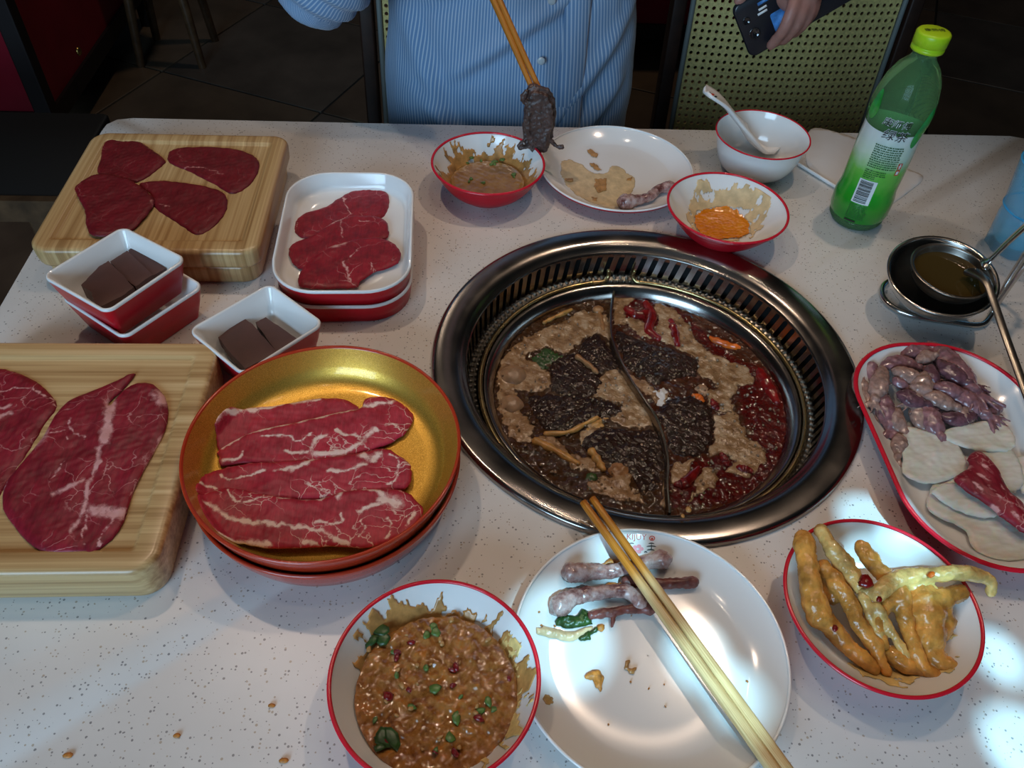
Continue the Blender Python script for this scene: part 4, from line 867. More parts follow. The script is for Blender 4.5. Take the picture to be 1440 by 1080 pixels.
for i, (pts, h0, h1, r, m) in enumerate([
 ([(150, 200), (190, 250), (215, 320)], .019, .014, .0078, A_), ([(100, 300), (130, 420), (190, 530)], .016, .012, .0075, B_), ([(300, 260), (270, 370), (250, 440)], .022, .020, .0085, B_),
 ([(310, 240), (420, 205), (520, 230)], .022, .020, .0075, A_), ([(480, 140), (560, 115), (660, 130)], .019, .020, .0080, A_), ([(590, 190), (640, 160), (680, 150)], .022, .024, .0065, B_),
 ([(720, 90), (800, 170), (880, 260), (950, 340)], .018, .022, .0125, A_), ([(780, 210), (850, 280), (930, 330)], .026, .025, .0090, C_), ([(400, 270), (480, 300), (570, 330)], .024, .024, .0085, B_),
 ([(640, 310), (610, 390), (590, 440)], .026, .022, .0095, B_), ([(440, 460), (510, 490), (590, 520)], .022, .020, .0085, C_), ([(300, 480), (310, 570), (330, 650)], .017, .012, .0090, A_),
 ([(430, 600), (400, 660), (440, 720)], .015, .011, .0085, B_), ([(560, 560), (590, 640), (630, 700)], .016, .012, .0080, B_), ([(660, 570), (690, 660), (730, 740)], .019, .014, .0088, A_),
 ([(660, 480), (740, 500), (830, 540)], .024, .022, .0080, B_), ([(850, 480), (950, 500), (1050, 570)], .022, .018, .0100, A_), ([(800, 630), (890, 650), (990, 620)], .018, .016, .0075, C_),
 ([(1020, 400), (1080, 450), (1120, 510)], .018, .015, .0070, A_), ([(1240, 560), (1180, 590), (1130, 600)], .013, .013, .0062, A_), ([(700, 240), (690, 300), (720, 340)], .026, .024, .0070, C_),
 ([(400, 330), (430, 360), (470, 390)], .024, .021, .0060, A_), ([(740, 400), (820, 420), (900, 440)], .026, .024, .0080, A_), ([(420, 800), (430, 850), (420, 910)], .012, .010, .0070, B_), ([(230, 560), (250, 500), (270, 440)], .013, .014, .0070, B_)]):
    lb = {6: 'largest mauve baby squid on top of the heap', 19: 'small reddish squid tip at the pointed end of the heap', 23: 'lone tan baby squid below the heap beside the square fish slice', 14: 'reddish baby squid hanging down onto the wide fish slice', 0: 'speckled purple baby squid tucked against the rim by the steel ring', 4: 'curled mauve baby squid at the far edge of the heap'}.get(i) or ('purple-grey baby squid in the middle of the heap on the oval plate' if m is A_ else 'tan-skinned baby squid in the heap on the oval plate' if m is B_ else 'nearly black-purple baby squid in the heap on the oval plate')
    squid(pts, h0, h1, r, m, lb, 100+i)
# ------------------------------------------------------------------ meat
def slice_(name, poly, conv, z, mat, label, cat='meat', group=None, fats=(), thick=.0026, step=.0016, seed=0, wav=.0008, floor=None, drape=None, wob=.0008):
    to = lambda x, y: W(*conv(x, y), z)[:2]
    out = smoothline([to(x, y) for x, y in poly], 90); out += np.stack([fbm(out, 110, seed, 3), fbm(out, 110, seed+1, 3)], -1)*wob
    def zf(p):
        h = z-thick+wav*fbm(p, 22, seed+2, 2)
        if drape: h = drape(p, h)
        return h if floor is None else np.maximum(h, floor(p))
    V, Fc, p = sheet(out, step, zf, thick, .3); n = len(p)
    V[:n, 2] += .0003*fbm(p, 140, seed+3, 3)*np.clip(sdf(p, out)/.003, 0, 1)
    pw = p+np.stack([fbm(p, 70, seed+6, 3), fbm(p, 70, seed+7, 3)], -1)*.0020; fat = np.zeros(n); var = np.clip(.85+.4*fbm(p, 45, seed+8, 3), .45, 1.1)
    for ln, w in fats:
        d = segdist(pw, smoothline([to(x, y) for x, y in ln], 24, False) if len(ln) > 2 else [to(x, y) for x, y in ln]); fat = np.maximum(fat, np.clip((1.08-.58*d/w)*var, 0, 1))
    return tag(mk(name, V, Fc, MAT[mat], None, True, {'fat': np.r_[fat, fat]}), label, cat, group)
# --- wooden serving boards
def board(name, label, cx, cy, hw, hh, z0, z1, mat, top=True, rad=.020):
    r = lambda k, z: rrect(cx, cy, hw-k, hh-k, max(.004, rad-k), z, 0, 10)
    rings = [r(.006, z0), r(.002, z0+.0012), r(.0008, z0+.004), r(0, z1-.005), r(.0006, z1-.0022), r(.003, z1-.0003), r(.0055, z1)]
    if top: rings += [r(.0165, z1), r(.0185, z1-.0006), r(.020, z1-.0026), r(.022, z1-.003)]
    o = mk(name, *loft(rings), mat); return tag(o, label, 'serving board')
board('serving_board', 'lower light bamboo board of the stacked pair', -.3175, .7600, .107, .106, 0, .0232, MAT['bamboo_y'], False)
board('serving_board', 'upper light bamboo board of the stacked pair with four lean red slices', -.3180, .7600, .113, .111, .0232, .046, MAT['bamboo_y'])
board('serving_board', 'thick single bamboo board with two large veined beef slices', -.3335, .4125, .1145, .1165, 0, .039, MAT['bamboo_x'])
q1 = lambda x, y: (x*.30556, 140+y*.30556); GV = 'lean slices on the upper bamboo board'
zb1 = .0455
slice_('lean_beef_slice', [(640, 382), (760, 370), (900, 385), (1020, 420), (1045, 480), (1000, 560), (910, 615), (830, 570), (710, 490), (690, 430)], q1, zb1, 'meat_veal', 'lean red slice beside the seam of the stacked board, tapering under its neighbour', 'meat', GV, seed=1, fats=[([(720, 480), (780, 495)], .0006)])
slice_('lean_beef_slice', [(470, 185), (520, 150), (600, 165), (690, 220), (755, 270), (740, 300), (640, 370), (560, 360), (450, 335), (462, 260)], q1, zb1, 'meat_veal', 'lean red slice in the corner of the stacked board by the rounded table corner', 'meat', GV, seed=11)
slice_('lean_beef_slice', [(770, 250), (800, 222), (900, 212), (1050, 218), (1150, 245), (1190, 280), (1180, 340), (1130, 400), (1060, 425), (980, 380), (860, 320), (780, 285)], q1, zb1, 'meat_veal', 'lean drop-shaped red slice with one pale vein, touching no other slice', 'meat', GV, seed=21, fats=[([(850, 310), (920, 312), (980, 330), (1030, 340)], .0008)])
slice_('lean_beef_slice', [(345, 390), (440, 340), (560, 350), (640, 390), (705, 450), (690, 500), (620, 580), (550, 610), (415, 615), (385, 500), (350, 430)], q1, zb1+.0024, 'meat_veal', 'lean red slice overlapping two others beside the stacked red dishes', 'meat', GV, seed=31, fats=[([(690, 490), (700, 460)], .0012)])
q7 = lambda x, y: (x*.27778, 500+y*.27778)
slice_('shank_slice', [(-330, 200), (-150, 95), (0, 62), (120, 95), (200, 140), (270, 210), (280, 260), (220, 340), (110, 520), (30, 640), (-60, 760), (-220, 790), (-360, 500)], q7, .0385, 'meat_shank', 'dark red beef slice partly under the larger one on the thick board', 'meat', 'slices on the thick board', seed=41, thick=.0032, fats=[([(0, 185), (60, 165), (150, 165), (200, 185)], .0008), ([(0, 265), (50, 260)], .0018), ([(0, 310), (50, 290)], .002), ([(210, 190), (265, 220), (275, 260)], .0006)])
slice_('shank_slice', [(8, 700), (20, 640), (100, 540), (215, 400), (270, 300), (340, 220), (430, 180), (590, 120), (640, 90), (680, 82), (650, 125), (600, 180), (545, 230), (560, 240), (620, 165), (690, 130), (770, 135), (830, 200), (850, 280), (830, 370), (780, 470), (730, 560), (670, 680), (620, 830), (560, 920), (450, 1000), (430, 990), (300, 990), (200, 980), (130, 930), (60, 850), (10, 770)], q7, .0402, 'meat_shank', 'large forked beef slice with a pale seam of gristle on the thick board', 'meat', 'slices on the thick board', seed=51, thick=.0034, wob=.0005,
  fats=[([(555, 240), (550, 320), (530, 430)], .0040), ([(500, 460), (490, 560), (450, 640), (420, 780), (360, 890)], .0018), ([(270, 700), (340, 670), (420, 630)], .0022), ([(470, 780), (540, 790), (600, 800)], .0048), ([(195, 390), (170, 440)], .0065), ([(170, 440), (110, 510), (20, 640), (5, 710)], .0012), ([(800, 190), (830, 230)], .0050), ([(820, 400), (740, 560), (660, 700)], .0014), ([(360, 310), (350, 360), (430, 420)], .0007), ([(580, 820), (520, 900), (500, 960)], .0008), ([(270, 390), (330, 380), (340, 430)], .0007), ([(250, 640), (320, 540)], .0006), ([(440, 810), (410, 960)], .0007)])

# --- stacked red and white trays
def tray(name, label, cx, cy, hw, hh, rad, z0, h, rot, fl, taper, notch=0, group=None):
    t = thing(name, label, 'serving dish', (cx, cy, z0), group)
    r = lambda k, z: rrect(cx, cy, hw-k, hh-k, max(.005, rad-k), z, rot, 10)
    def cut(R, amt):
        if notch:
            k = 1/(1+np.exp((R[:, 1]-(cy-.055))/.0014)); R = R.copy(); R[:, 2] -= notch*k*amt
        return R
    z1 = z0+h
    mk('outside', *loft([r(taper+.004, z0), r(taper, z0+.0012), cut(r(taper*.45, z0+h*.55), .3), cut(r(.0003, z1-.003), 1)], True, False), MAT['red'], t)
    mk('inside', *loft([cut(r(.0003, z1-.003), 1), cut(r(0, z1-.0012), 1), cut(r(.0008, z1), 1), cut(r(.0022, z1), 1), cut(r(.0032, z1-.0012), 1), cut(r(.004+taper*.5, z0+h*.5), .3), r(.0045+taper, z0+fl+.003), r(.008+taper, z0+fl), r(.03, z0+fl)], False, True), MAT['white'], t)
    return t
tray('long_tray', 'lower red melamine tray under the one with marbled red slices', -.1215, .6925, .0685, .0985, .046, 0, .0235, .02, .004, .003)
tray('long_tray', 'upper rounded red and white tray with three overlapping red slices', -.1215, .6930, .0690, .0990, .046, .0215, .0270, .02, .006, .0035, .0055)
q3 = lambda x, y: (360+x*.2314, 210+y*.2314)
for i, (pg, z, lb, ft) in enumerate((
 ([(240, 430), (300, 380), (420, 340), (540, 265), (640, 230), (730, 225), (790, 250), (808, 310), (780, 390), (700, 430), (560, 440), (420, 510), (290, 530), (235, 490)], .0305, 'lowest of the three marbled red slices in the rounded tray', [([(530, 280), (540, 330), (580, 390)], .0007), ([(240, 400), (250, 470)], .0006)]),
 ([(195, 620), (230, 560), (330, 520), (480, 430), (600, 395), (720, 400), (790, 430), (803, 480), (790, 530), (640, 570), (480, 630), (330, 715), (240, 700)], .0325, 'middle marbled red slice in the rounded tray', [([(420, 470), (500, 430), (590, 390)], .0010), ([(515, 430), (530, 540)], .0007), ([(620, 430), (690, 440)], .0008)]),
 ([(255, 790), (290, 700), (400, 610), (520, 560), (650, 530), (790, 540), (870, 600), (860, 680), (720, 735), (640, 790), (590, 830), (300, 830)], .0345, 'topmost red slice in the rounded tray with one pale fat patch', [([(450, 585), (500, 575), (550, 550)], .0035), ([(530, 680), (560, 750), (570, 810)], .0012), ([(640, 590), (560, 670)], .0007), ([(700, 690), (710, 730)], .0007)]))):
    slice_('marbled_slice', pg, q3, z, 'meat_loin', lb, 'meat', 'slices in the rounded tray', ft, seed=70+10*i, thick=.003)

# --- small square dishes with slabs of duck blood
def dish(label, pts, z, z0, h, half=None):
    P = np.array([W(x, y, z)[:2] for x, y in pts]); c = P.mean(0); d = P[1]-P[0]; rot = math.atan2(d[1], d[0])
    s1 = (np.linalg.norm(P[1]-P[0])+np.linalg.norm(P[3]-P[2]))/4; s2 = (np.linalg.norm(P[2]-P[1])+np.linalg.norm(P[0]-P[3]))/4
    return tray('square_dish', label, c[0], c[1], s1 if not half else half, s2 if not half else half, .010, z0, h, rot, .004, .009), c, rot
t, cU, rU = dish('upper red and white square dish of the stacked pair', [(60, 386), (182, 312), (260, 372), (141, 438)], .070, .0300, .0400)
P_ = np.array([W(x, y, .042)[:2] for x, y in ((78, 420), (277, 405), (164, 472))])
cL = (P_[0]+P_[1])/2+np.array([.003, .006])
tray('square_dish', 'lower red and white square dish of the stacked pair', cL[0], cL[1], .0465, .0465, .010, 0, .0400, rU-.05, .004, .009)
t, cS, rS = dish('single red and white square dish beside the gold bowls', [(266, 462), (385, 394), (457, 462), (332, 524)], .040, 0, .0400)
q2 = lambda x, y: (50+x*.29167, 300+y*.29167)
def slab(pg, z, thick, label, seed, tilt):
    P = [W(*q2(x, y), z)[:2] for x, y in pg]; m = len(P); c = np.mean(P, 0)
    out = np.concatenate([np.linspace(P[k], P[(k+1) % m], 9)[:-1] for k in range(m)]); out += np.stack([fbm(out, 140, seed, 2), fbm(out, 140, seed+1, 2)], -1)*.0005
    V, Fc, p = sheet(out, .003, lambda q: z-thick+(q-c)@np.array(tilt), thick, .93)
    o = mk('duck_blood_slab', V, Fc, MAT['blood']); autosmooth(o, 28); tag(o, label, 'duck blood', 'duck blood slabs')
zU = .0535
slab([(445, 175), (475, 148), (628, 262), (560, 300), (520, 275)], zU, .0120, 'lowest duck blood slab in the stacked dish', 1, (0, 0))
slab([(358, 228), (440, 175), (562, 292), (480, 350), (430, 310)], zU+.0022, .0145, 'middle duck blood slab in the stacked dish', 4, (0, 0))
slab([(218, 340), (300, 255), (348, 224), (472, 350), (420, 392), (300, 450), (280, 420), (268, 375)], zU+.0044, .0170, 'topmost duck blood slab with a chipped edge in the stacked dish', 7, (0, 0))
zS = .020
slab([(1060, 522), (1110, 498), (1268, 608), (1165, 672)], zS, .0105, 'duck blood slab against the corner of the single dish', 10, (0, 0))
slab([(880, 595), (1000, 500), (1045, 530), (1162, 668), (1010, 745), (935, 665)], zS+.003, .0125, 'large duck blood slab lying on another in the single dish', 13, (0, 0))

# --- gold lacquer bowls
cG = np.array([-.1101, .3997]); RG = .1086
def lacq(label, z0, h, R, c):
    t = thing('lacquer_bowl', label, 'bowl', (c[0], c[1], z0)); b = R-.018; C = (c[0], c[1], z0)
    mk('outside', *lathe(C, [(.0005, .001), (b-.006, .001), (b-.004, 0), (b, .0005), (b+.008, .0045), (R-.004, h*.55), (R-.0006, h-.004), (R, h-.0015), (R-.0006, h), (R-.0020, h), (R-.0030, h-.0015)], 160), MAT['lacquer'], t)
    mk('gold_inside', *lathe(C, [(R-.0030, h-.0015), (R-.0045, h-.006), (R-.0085, h*.52), (b+.0045, .0095), (b-.003, .0055), (b-.012, .0045), (.0005, .0042)], 160), MAT['gold'], t)
lacq('lower orange-red lacquer bowl beneath the gold one', 0, .036, RG-.0012, cG+np.array([.0005, -.0005]))
lacq('upper orange-red lacquer bowl with gold inside and marbled beef', .0195, .0365, RG, cG)
q6 = lambda x, y: (270+x*.24306, 540+y*.24306); zg = .0272
rG = lambda p: np.interp(np.hypot(*(p-cG).T), [0, .078, .0865, .095, .1], [.0240, .0242, .0254, .0295, .038])
GG = 'marbled beef strips in the gold bowl'
slice_('marbled_beef', [(150, 270), (180, 210), (330, 150), (500, 115), (700, 80), (850, 75), (930, 105), (962, 140), (900, 200), (600, 270), (300, 345), (165, 390), (150, 320)], q6, zg, 'meat_marbled', 'lowest marbled beef strip, half covered, in the gold bowl', 'meat', GG, [([(150, 270), (200, 215), (330, 160), (500, 120), (740, 80)], .0022)], seed=101, floor=rG)
slice_('marbled_beef', [(160, 370), (350, 270), (600, 215), (850, 155), (980, 130), (1000, 80), (1100, 68), (1180, 85), (1260, 140), (1280, 190), (1230, 280), (1150, 330), (1030, 375), (800, 430), (560, 455), (300, 450), (170, 465), (155, 420)], q6, zg+.0022, 'meat_marbled', 'second marbled beef strip with a long white fat line in the gold bowl', 'meat', GG,
  [([(175, 365), (350, 270), (700, 195), (900, 145), (1180, 98)], .0019), ([(545, 385), (640, 395), (690, 380), (705, 330), (770, 295)], .0017), ([(840, 270), (900, 295), (1000, 295), (1040, 270)], .0016), ([(700, 405), (850, 395), (960, 350), (1060, 260)], .0024), ([(180, 440), (270, 430), (300, 385)], .0012), ([(400, 300), (560, 300), (610, 330), (690, 290)], .0007), ([(1120, 240), (1190, 235), (1200, 280)], .0008)], seed=111, floor=rG)
slice_('marbled_beef', [(75, 520), (150, 490), (300, 455), (470, 445), (700, 425), (900, 405), (1100, 365), (1200, 410), (1260, 460), (1270, 530), (1220, 600), (1000, 620), (700, 660), (400, 660), (50, 660), (50, 590)], q6, zg+.0042, 'meat_marbled', 'third marbled beef strip with a webbed end in the gold bowl', 'meat', GG,
  [([(470, 498), (560, 490), (650, 460), (720, 420)], .0020), ([(980, 410), (1040, 430), (1080, 400)], .0030), ([(60, 580), (140, 605)], .0014), ([(790, 500), (900, 495), (1000, 460)], .0014), ([(1140, 400), (1190, 440), (1200, 480), (1260, 460)], .0009), ([(650, 560), (700, 600), (780, 610)], .0008), ([(160, 520), (220, 550), (420, 495)], .0009), ([(1190, 490), (1180, 550), (1130, 580)], .0008)], seed=121, floor=rG)
slice_('marbled_beef', [(45, 655), (200, 595), (480, 645), (700, 660), (900, 612), (1100, 600), (1230, 615), (1310, 680), (1335, 740), (1240, 850), (1130, 905), (1000, 940), (800, 930), (500, 945), (300, 920), (200, 900), (100, 840), (50, 740)], q6, zg+.0064, 'meat_marbled', 'topmost marbled beef strip, fully uncovered, in the gold bowl', 'meat', GG,
  [([(90, 690), (250, 780), (480, 810), (700, 840), (900, 925)], .0019), ([(510, 650), (600, 640), (720, 655)], .0024), ([(740, 660), (840, 620), (850, 670)], .0016), ([(980, 595), (1070, 620), (1110, 680)], .0022), ([(1110, 660), (1190, 690)], .0048), ([(970, 740), (1040, 700), (1080, 690)], .0017), ([(200, 908), (450, 928)], .0022), ([(640, 905), (720, 925)], .0020), ([(210, 610), (280, 680), (460, 640)], .0010), ([(720, 790), (800, 810), (870, 790), (860, 750)], .0008), ([(980, 780), (1000, 850), (960, 880)], .0008), ([(1130, 770), (1150, 840), (1120, 890)], .0008), ([(1290, 730), (1230, 830)], .0010), ([(60, 790), (140, 870), (250, 910)], .0014)], seed=131, floor=rG)

# ------------------------------------------------------------------ chopsticks
def stick(a, b, L, r0, r1, label, group, soak, cat='chopstick'):
    a, b = np.array(a), np.array(b); d = (b-a)/np.linalg.norm(b-a); tt = np.linspace(0, 1, 40); P = a+d*(tt*L)[:, None]
    u = np.cross(d, [0, 0, 1.]); u /= np.linalg.norm(u); w = np.cross(u, d); rings = []
    for k, t in enumerate(tt):
        r = r0+(r1-r0)*t; sq = np.clip((t-.25)*2.5, 0, 1); an = np.linspace(0, 2*PI, 16, endpoint=False)+PI/16
        m = 1/np.maximum(np.abs(np.cos(an)), np.abs(np.sin(an))); q = r*((1-sq)+sq*np.minimum(m, 1.25)*.92)
        rings.append(P[k]+(np.cos(an)*q)[:, None]*u+(np.sin(an)*q)[:, None]*w)
    v, f = loft(rings); so = np.repeat(np.clip((soak-tt)/.08, 0, 1), 16)
    return tag(mk('chopstick', v, f, MAT['chop'], None, True, {'soak': so, 'ang': np.tile(np.abs(np.arange(16)-8)*1.7, 40), 'len': np.repeat(tt*5, 16)}), label, cat, group)
for i, (p0, p1) in enumerate((((820, 706), (1086, 1080)), ((833, 701), (1104, 1080)))):
    stick(W(*p0, .0245), W(*p1, .0236), .235, .0031, .0042, 'bamboo chopstick resting across the plate of bones with its stained tip over the steel ring', 'chopsticks on the near plate', .38)
mz = WY(764, 138, .868); up_ = WY(701, -2, .950); dirn = (up_-mz)/np.linalg.norm(up_-mz)
m2 = WY(757, 144, .866); u2_ = WY(693, -2, .950)
for a, b in ((mz, up_), (m2, u2_)):
    stick(a-dirn*.004, b, .24, .0031, .0042, 'bamboo chopstick gripping cooked beef above the sesame sauce bowl', 'chopsticks holding beef', .75)
def held():
    c = WY(762, 160, .866); parts = []
    pl = [(742, 122), (750, 118), (772, 125), (780, 140), (782, 165), (776, 195), (770, 212), (752, 215), (738, 200), (735, 175), (738, 150)]
    for k, (off, sc) in enumerate(((0, 1), (.008, .85), (-.007, .8))):
        P = [WY(760+(x-760)*sc, 168+(y-168)*sc, .866+off) for x, y in pl]; P = np.array(P); n = len(P)
        parts.append(loft([P+np.array([0, -.0038, 0]), P+np.array([0, .0038, 0])]))
    for pts, r in (([(740, 130), (735, 140), (748, 150)], .003), ([(738, 195), (730, 206), (745, 206)], .003), ([(772, 195), (782, 205), (790, 206)], .0025), ([(745, 150), (742, 175), (748, 200)], .0045), ([(770, 150), (772, 175), (766, 200)], .0045)):
        parts.append(tube(spline([WY(x, y, .858) for x, y in pts], 10), r, 8))
    def post(V, N): return V+N*(.0016*fbm(V, 75, 3, 3)+.0006*fbm(V, 240, 5, 2))[:, None], None
    tag(remesh('cooked_beef', parts, .0014, MAT['boiled_held'], None, 2, post), 'folded grey-brown cooked beef dangling from chopsticks', 'meat')
held()

# ------------------------------------------------------------------ green tea bottle
bc = np.array([.4715, .7865, 0])
bt = thing('tea_bottle', 'green plastic bottle of green tea with a lime screw cap', 'bottle', bc)
LABP = [(.0318, .012), (.0334, .018), (.0337, .034), (.0328, .041), (.0316, .046), (.0313, .055), (.0318, .075), (.0318, .100), (.0312, .118), (.0316, .126)]
zr = zprof([(z, r) for r, z in LABP+[(.0326, .130), (.0337, .138), (.0337, .148), (.0322, .160), (.0285, .175), (.0225, .188)]])
mk('bottle_body', *lathe(bc, [(.0005, .004), (.014, .003), (.022, 0), (.028, .0008), (.0312, .006), (.0315, .012)]+[(r-.0004, z) for r, z in LABP]+[(.0318, .129), (.0333, .138), (.0333, .148), (.0318, .160), (.0281, .175), (.0221, .188), (.0150, .196), (.0124, .200), (.0122, .206), (.0160, .2065), (.0160, .2085), (.0122, .209), (.0118, .222), (.0005, .222)], 72), MAT['pet'], bt)
mk('tea', *lathe(bc, [(.0005, .005), (.026, .0045), (.0300, .012), (.0318, .034), (.0298, .05), (.0300, .09), (.0298, .100), (.0005, .1002)], 48), MAT['tea'], bt)
v, f = lathe(bc, LABP, 72); LB = mk('label', v, f, MAT['label'], bt, True, {'h': np.clip((v[:, 2]-.02)/.105, 0, 1)})
toC = math.atan2(-bc[1], -bc[0])          # the side of the bottle that faces the photographer
def onb(u, z, off=.0006):
    """u: distance along the bottle wall, seen from the camera; z height"""
    r = float(zr(z))+off; a = toC+u/r; return (bc[0]+r*math.cos(a), bc[1]+r*math.sin(a), z)
def bprint(shape, mat, name, off=.0006):
    v, f = shape; mk(name, [onb(x, z, off) for x, z in v], f, mat, LB, smooth=False)
def bars(rects): 
    V = []; Fc = []
    for x, z, w, h in rects:
        a, b = max(1, int(w/.003)), max(1, int(h/.003)); n = len(V)
        V += [(x-w/2+w*i/a, z-h/2+h*j/b) for j in range(b+1) for i in range(a+1)]
        Fc += [[n+j*(a+1)+i, n+j*(a+1)+i+1, n+(j+1)*(a+1)+i+1, n+(j+1)*(a+1)+i] for j in range(b) for i in range(a)]
    return V, Fc
def btext(body, size, x, z, mat, name, off=.0012, thick=0):
    v, f = textmesh(body, size); mk(name, [onb(x+p[0]+p[1]*.15, z+p[1], off+.0006) for p in v], f, mat, LB, smooth=False)
    v, f = textmesh(body, size, 0, .0003); mk(name+'_outline', [onb(x+p[0]+p[1]*.15, z+p[1], off) for p in v], f, MAT['paper'], LB, smooth=False)
btext('康师傅', .0100, .0030, .1395, MAT['ink'], 'brand_lettering'); btext('绿茶', .0135, .0060, .1255, MAT['ink'], 'product_lettering')
rg_ = np.random.default_rng(5); rows = []
for k in range(11):
    x = -.009
    while x < .021: w = .0008+.0012*rg_.random(); rows.append((x, .1120-k*.0026, w, .0014)); x += w+.0005
for k in range(5):
    x = -.009
    while x < (.013 if k < 3 else .003): w = .0008+.0012*rg_.random(); rows.append((x, .0815-k*.0024, w, .0012)); x += w+.0005
bprint(bars(rows), MAT['ink_green'], 'fine_print', .0009)
bprint(bars([(-.001, .0540, .0200, .0300)]), MAT['paper'], 'barcode_ground', .0008)
bs = []; z = .0675
while z > .0415:
    h = .0006+.0009*rg_.random(); bs.append((-.002, z-h/2, .0145, h)); z -= h+.0004+.0006*rg_.random()
bprint(bars(bs), MAT['ink'], 'barcode', .0012)
rows = []
for k in range(9):
    x = -.010
    while x < .010: w = .0008+.0016*rg_.random(); rows.append((x, .0365-k*.0022, w, .0010)); x += w+.0006
bprint(bars(rows), MAT['ink_green'], 'fine_print', .0009); bprint(bars([(-.004, .0150, .013, .0028)]), MAT['ink'], 'date_stamp', .0009)
bprint(bars([(.0255, .0905, .0052, .0070), (.0255, .0825, .0052, .0070)]), MAT['stamp'], 'seal_print', .0009)
bprint(bars([(.0255, .0905, .0030, .0016), (.0255, .0925, .0016, .0020), (.0255, .0885, .0016, .0018), (.0255, .0825, .0030, .0040)]), MAT['paper'], 'seal_mark', .0012)
lf = [(.026, .118), (.030, .112), (.036, .118), (.041, .133), (.043, .150), (.038, .158), (.032, .148), (.027, .133)]
def patch(pts, mat, name, off=.0010):
    p, f, l = fill(smoothline(pts, 40), .002); mk(name, [onb(x, z, off) for x, z in p], f, mat, LB)
patch(lf, MAT['leafprint'], 'leaf_print'); patch([(-.036, .140), (-.028, .134), (-.022, .146), (-.026, .166), (-.032, .160)], MAT['leafprint'], 'leaf_print')
NR = 60; cp = []
for r, z, rib in ((.0138, .2070, 0), (.0166, .2072, 0), (.0166, .2105, 0), (.0150, .2112, 0), (.0150, .2122, 0), (.0166, .2128, 1), (.0168, .2235, 1), (.0160, .2252, 0), (.0140, .2260, 0), (.0003, .2262, 0)):
    a = np.linspace(0, 2*PI, NR*2, endpoint=False); q = r+rib*.0004*np.where(np.arange(NR*2) % 2, 1, -1); cp.append(np.stack([bc[0]+q*np.cos(a), bc[1]+q*np.sin(a), np.full(NR*2, z)], -1))
CP = mk('cap', *loft(cp), MAT['cap'], bt)
v, f = textmesh('康师傅', .0072); mk('cap_lettering', np.c_[bc[0]+v[:, 0], bc[1]+v[:, 1], np.full(len(v), .2266)], f, MAT['ink'], CP, smooth=False)

# --- paper napkin, wooden pick, crumbs
def napkin():
    px_ = [(1140, 182), (1190, 190), (1222, 205), (1262, 232), (1298, 248), (1280, 268), (1242, 292), (1205, 286), (1170, 262), (1135, 232)]
    out = smoothline([W(x, y, .001)[:2] for x, y in px_], 60); V, Fc, p = sheet(out, .006, lambda q: .0004+.0008*np.abs(fbm(q, 14, 3, 2)), .0006, .8)
    tag(mk('paper_napkin', V, Fc, MAT['napkin']), 'crumpled white paper napkin lying under the tea bottle', 'napkin')
napkin()
tag(mk('paper_straw', *tube([W(1124, 231, .0035), W(1150, 247, .0035), W(1176, 263, .0035)], .0022, 8), MAT['paper']), 'thin white wrapped stick on the napkin beside the soup bowl', 'stick')
for i, (x, y, s) in enumerate(((96, 1063, .0032), (249, 1035, .0026), (382, 993, .0026), (399, 1070, .0030), (232, 478+2, .0012))):
    if i == 4: continue
    w = W(x, y, 0); v, f = ball((0, 0, 0), 1, 10, 6); v = v*np.array([s, s*.6, s*.35]); v = v*(1+.2*fbm(v, 150, i, 2))[:, None]+w+np.array([0, 0, s*.32])
    tag(mk('table_crumb', v, f, MAT['crumb']), 'small orange food crumb on the bare tabletop', 'crumb', 'crumbs on the tabletop')
for i, (x, y, s) in enumerate(((968, 717, .0032), (960, 726, .0022))):
    w = W(x, y, .0062); v, f = ball((0, 0, 0), 1, 10, 6); v = v*np.array([s*.8, s, s*.3]); tag(mk('food_scrap', v+w+np.array([0, 0, s*.25]), f, MAT['film_tan']), 'tan food scrap stuck to the steel ring', 'food scrap', 'scraps on the steel ring')

# ------------------------------------------------------------------ ladles in their wire rack, blue glass
lr = thing('ladle_rack', 'bent steel wire rack that carries the ladles', 'rack', (*W(1320, 430, 0)[:2], 0))
loop_ = [W(1396, 440, .004), W(1378, 457, .004), W(1330, 452, .004), W(1280, 443, .004), W(1250, 428, .004), W(1240, 410, .004), W(1252, 395, .004), W(1300, 388, .004), W(1360, 396, .004), W(1398, 420, .004)]
mk('base_wire', *tube(smoothline(loop_+loop_[:1], 90, False), .0032, 10), MAT['chrome'], lr)
b0 = W(1394, 440, .004); b1 = W(1404, 425, .004)
mk('upright', *tube(spline([b0, b0+np.array([.004, .004, .03]), b0+np.array([.016, .012, .12]), b0+np.array([.020, .014, .16])], 24), .0030, 10), MAT['chrome'], lr)
mk('upright', *tube(spline([b1, b1+np.array([.006, .012, .03]), b1+np.array([.020, .024, .12]), b1+np.array([.024, .016, .16]), b0+np.array([.020, .014, .16])], 30), .0030, 10), MAT['chrome'], lr)
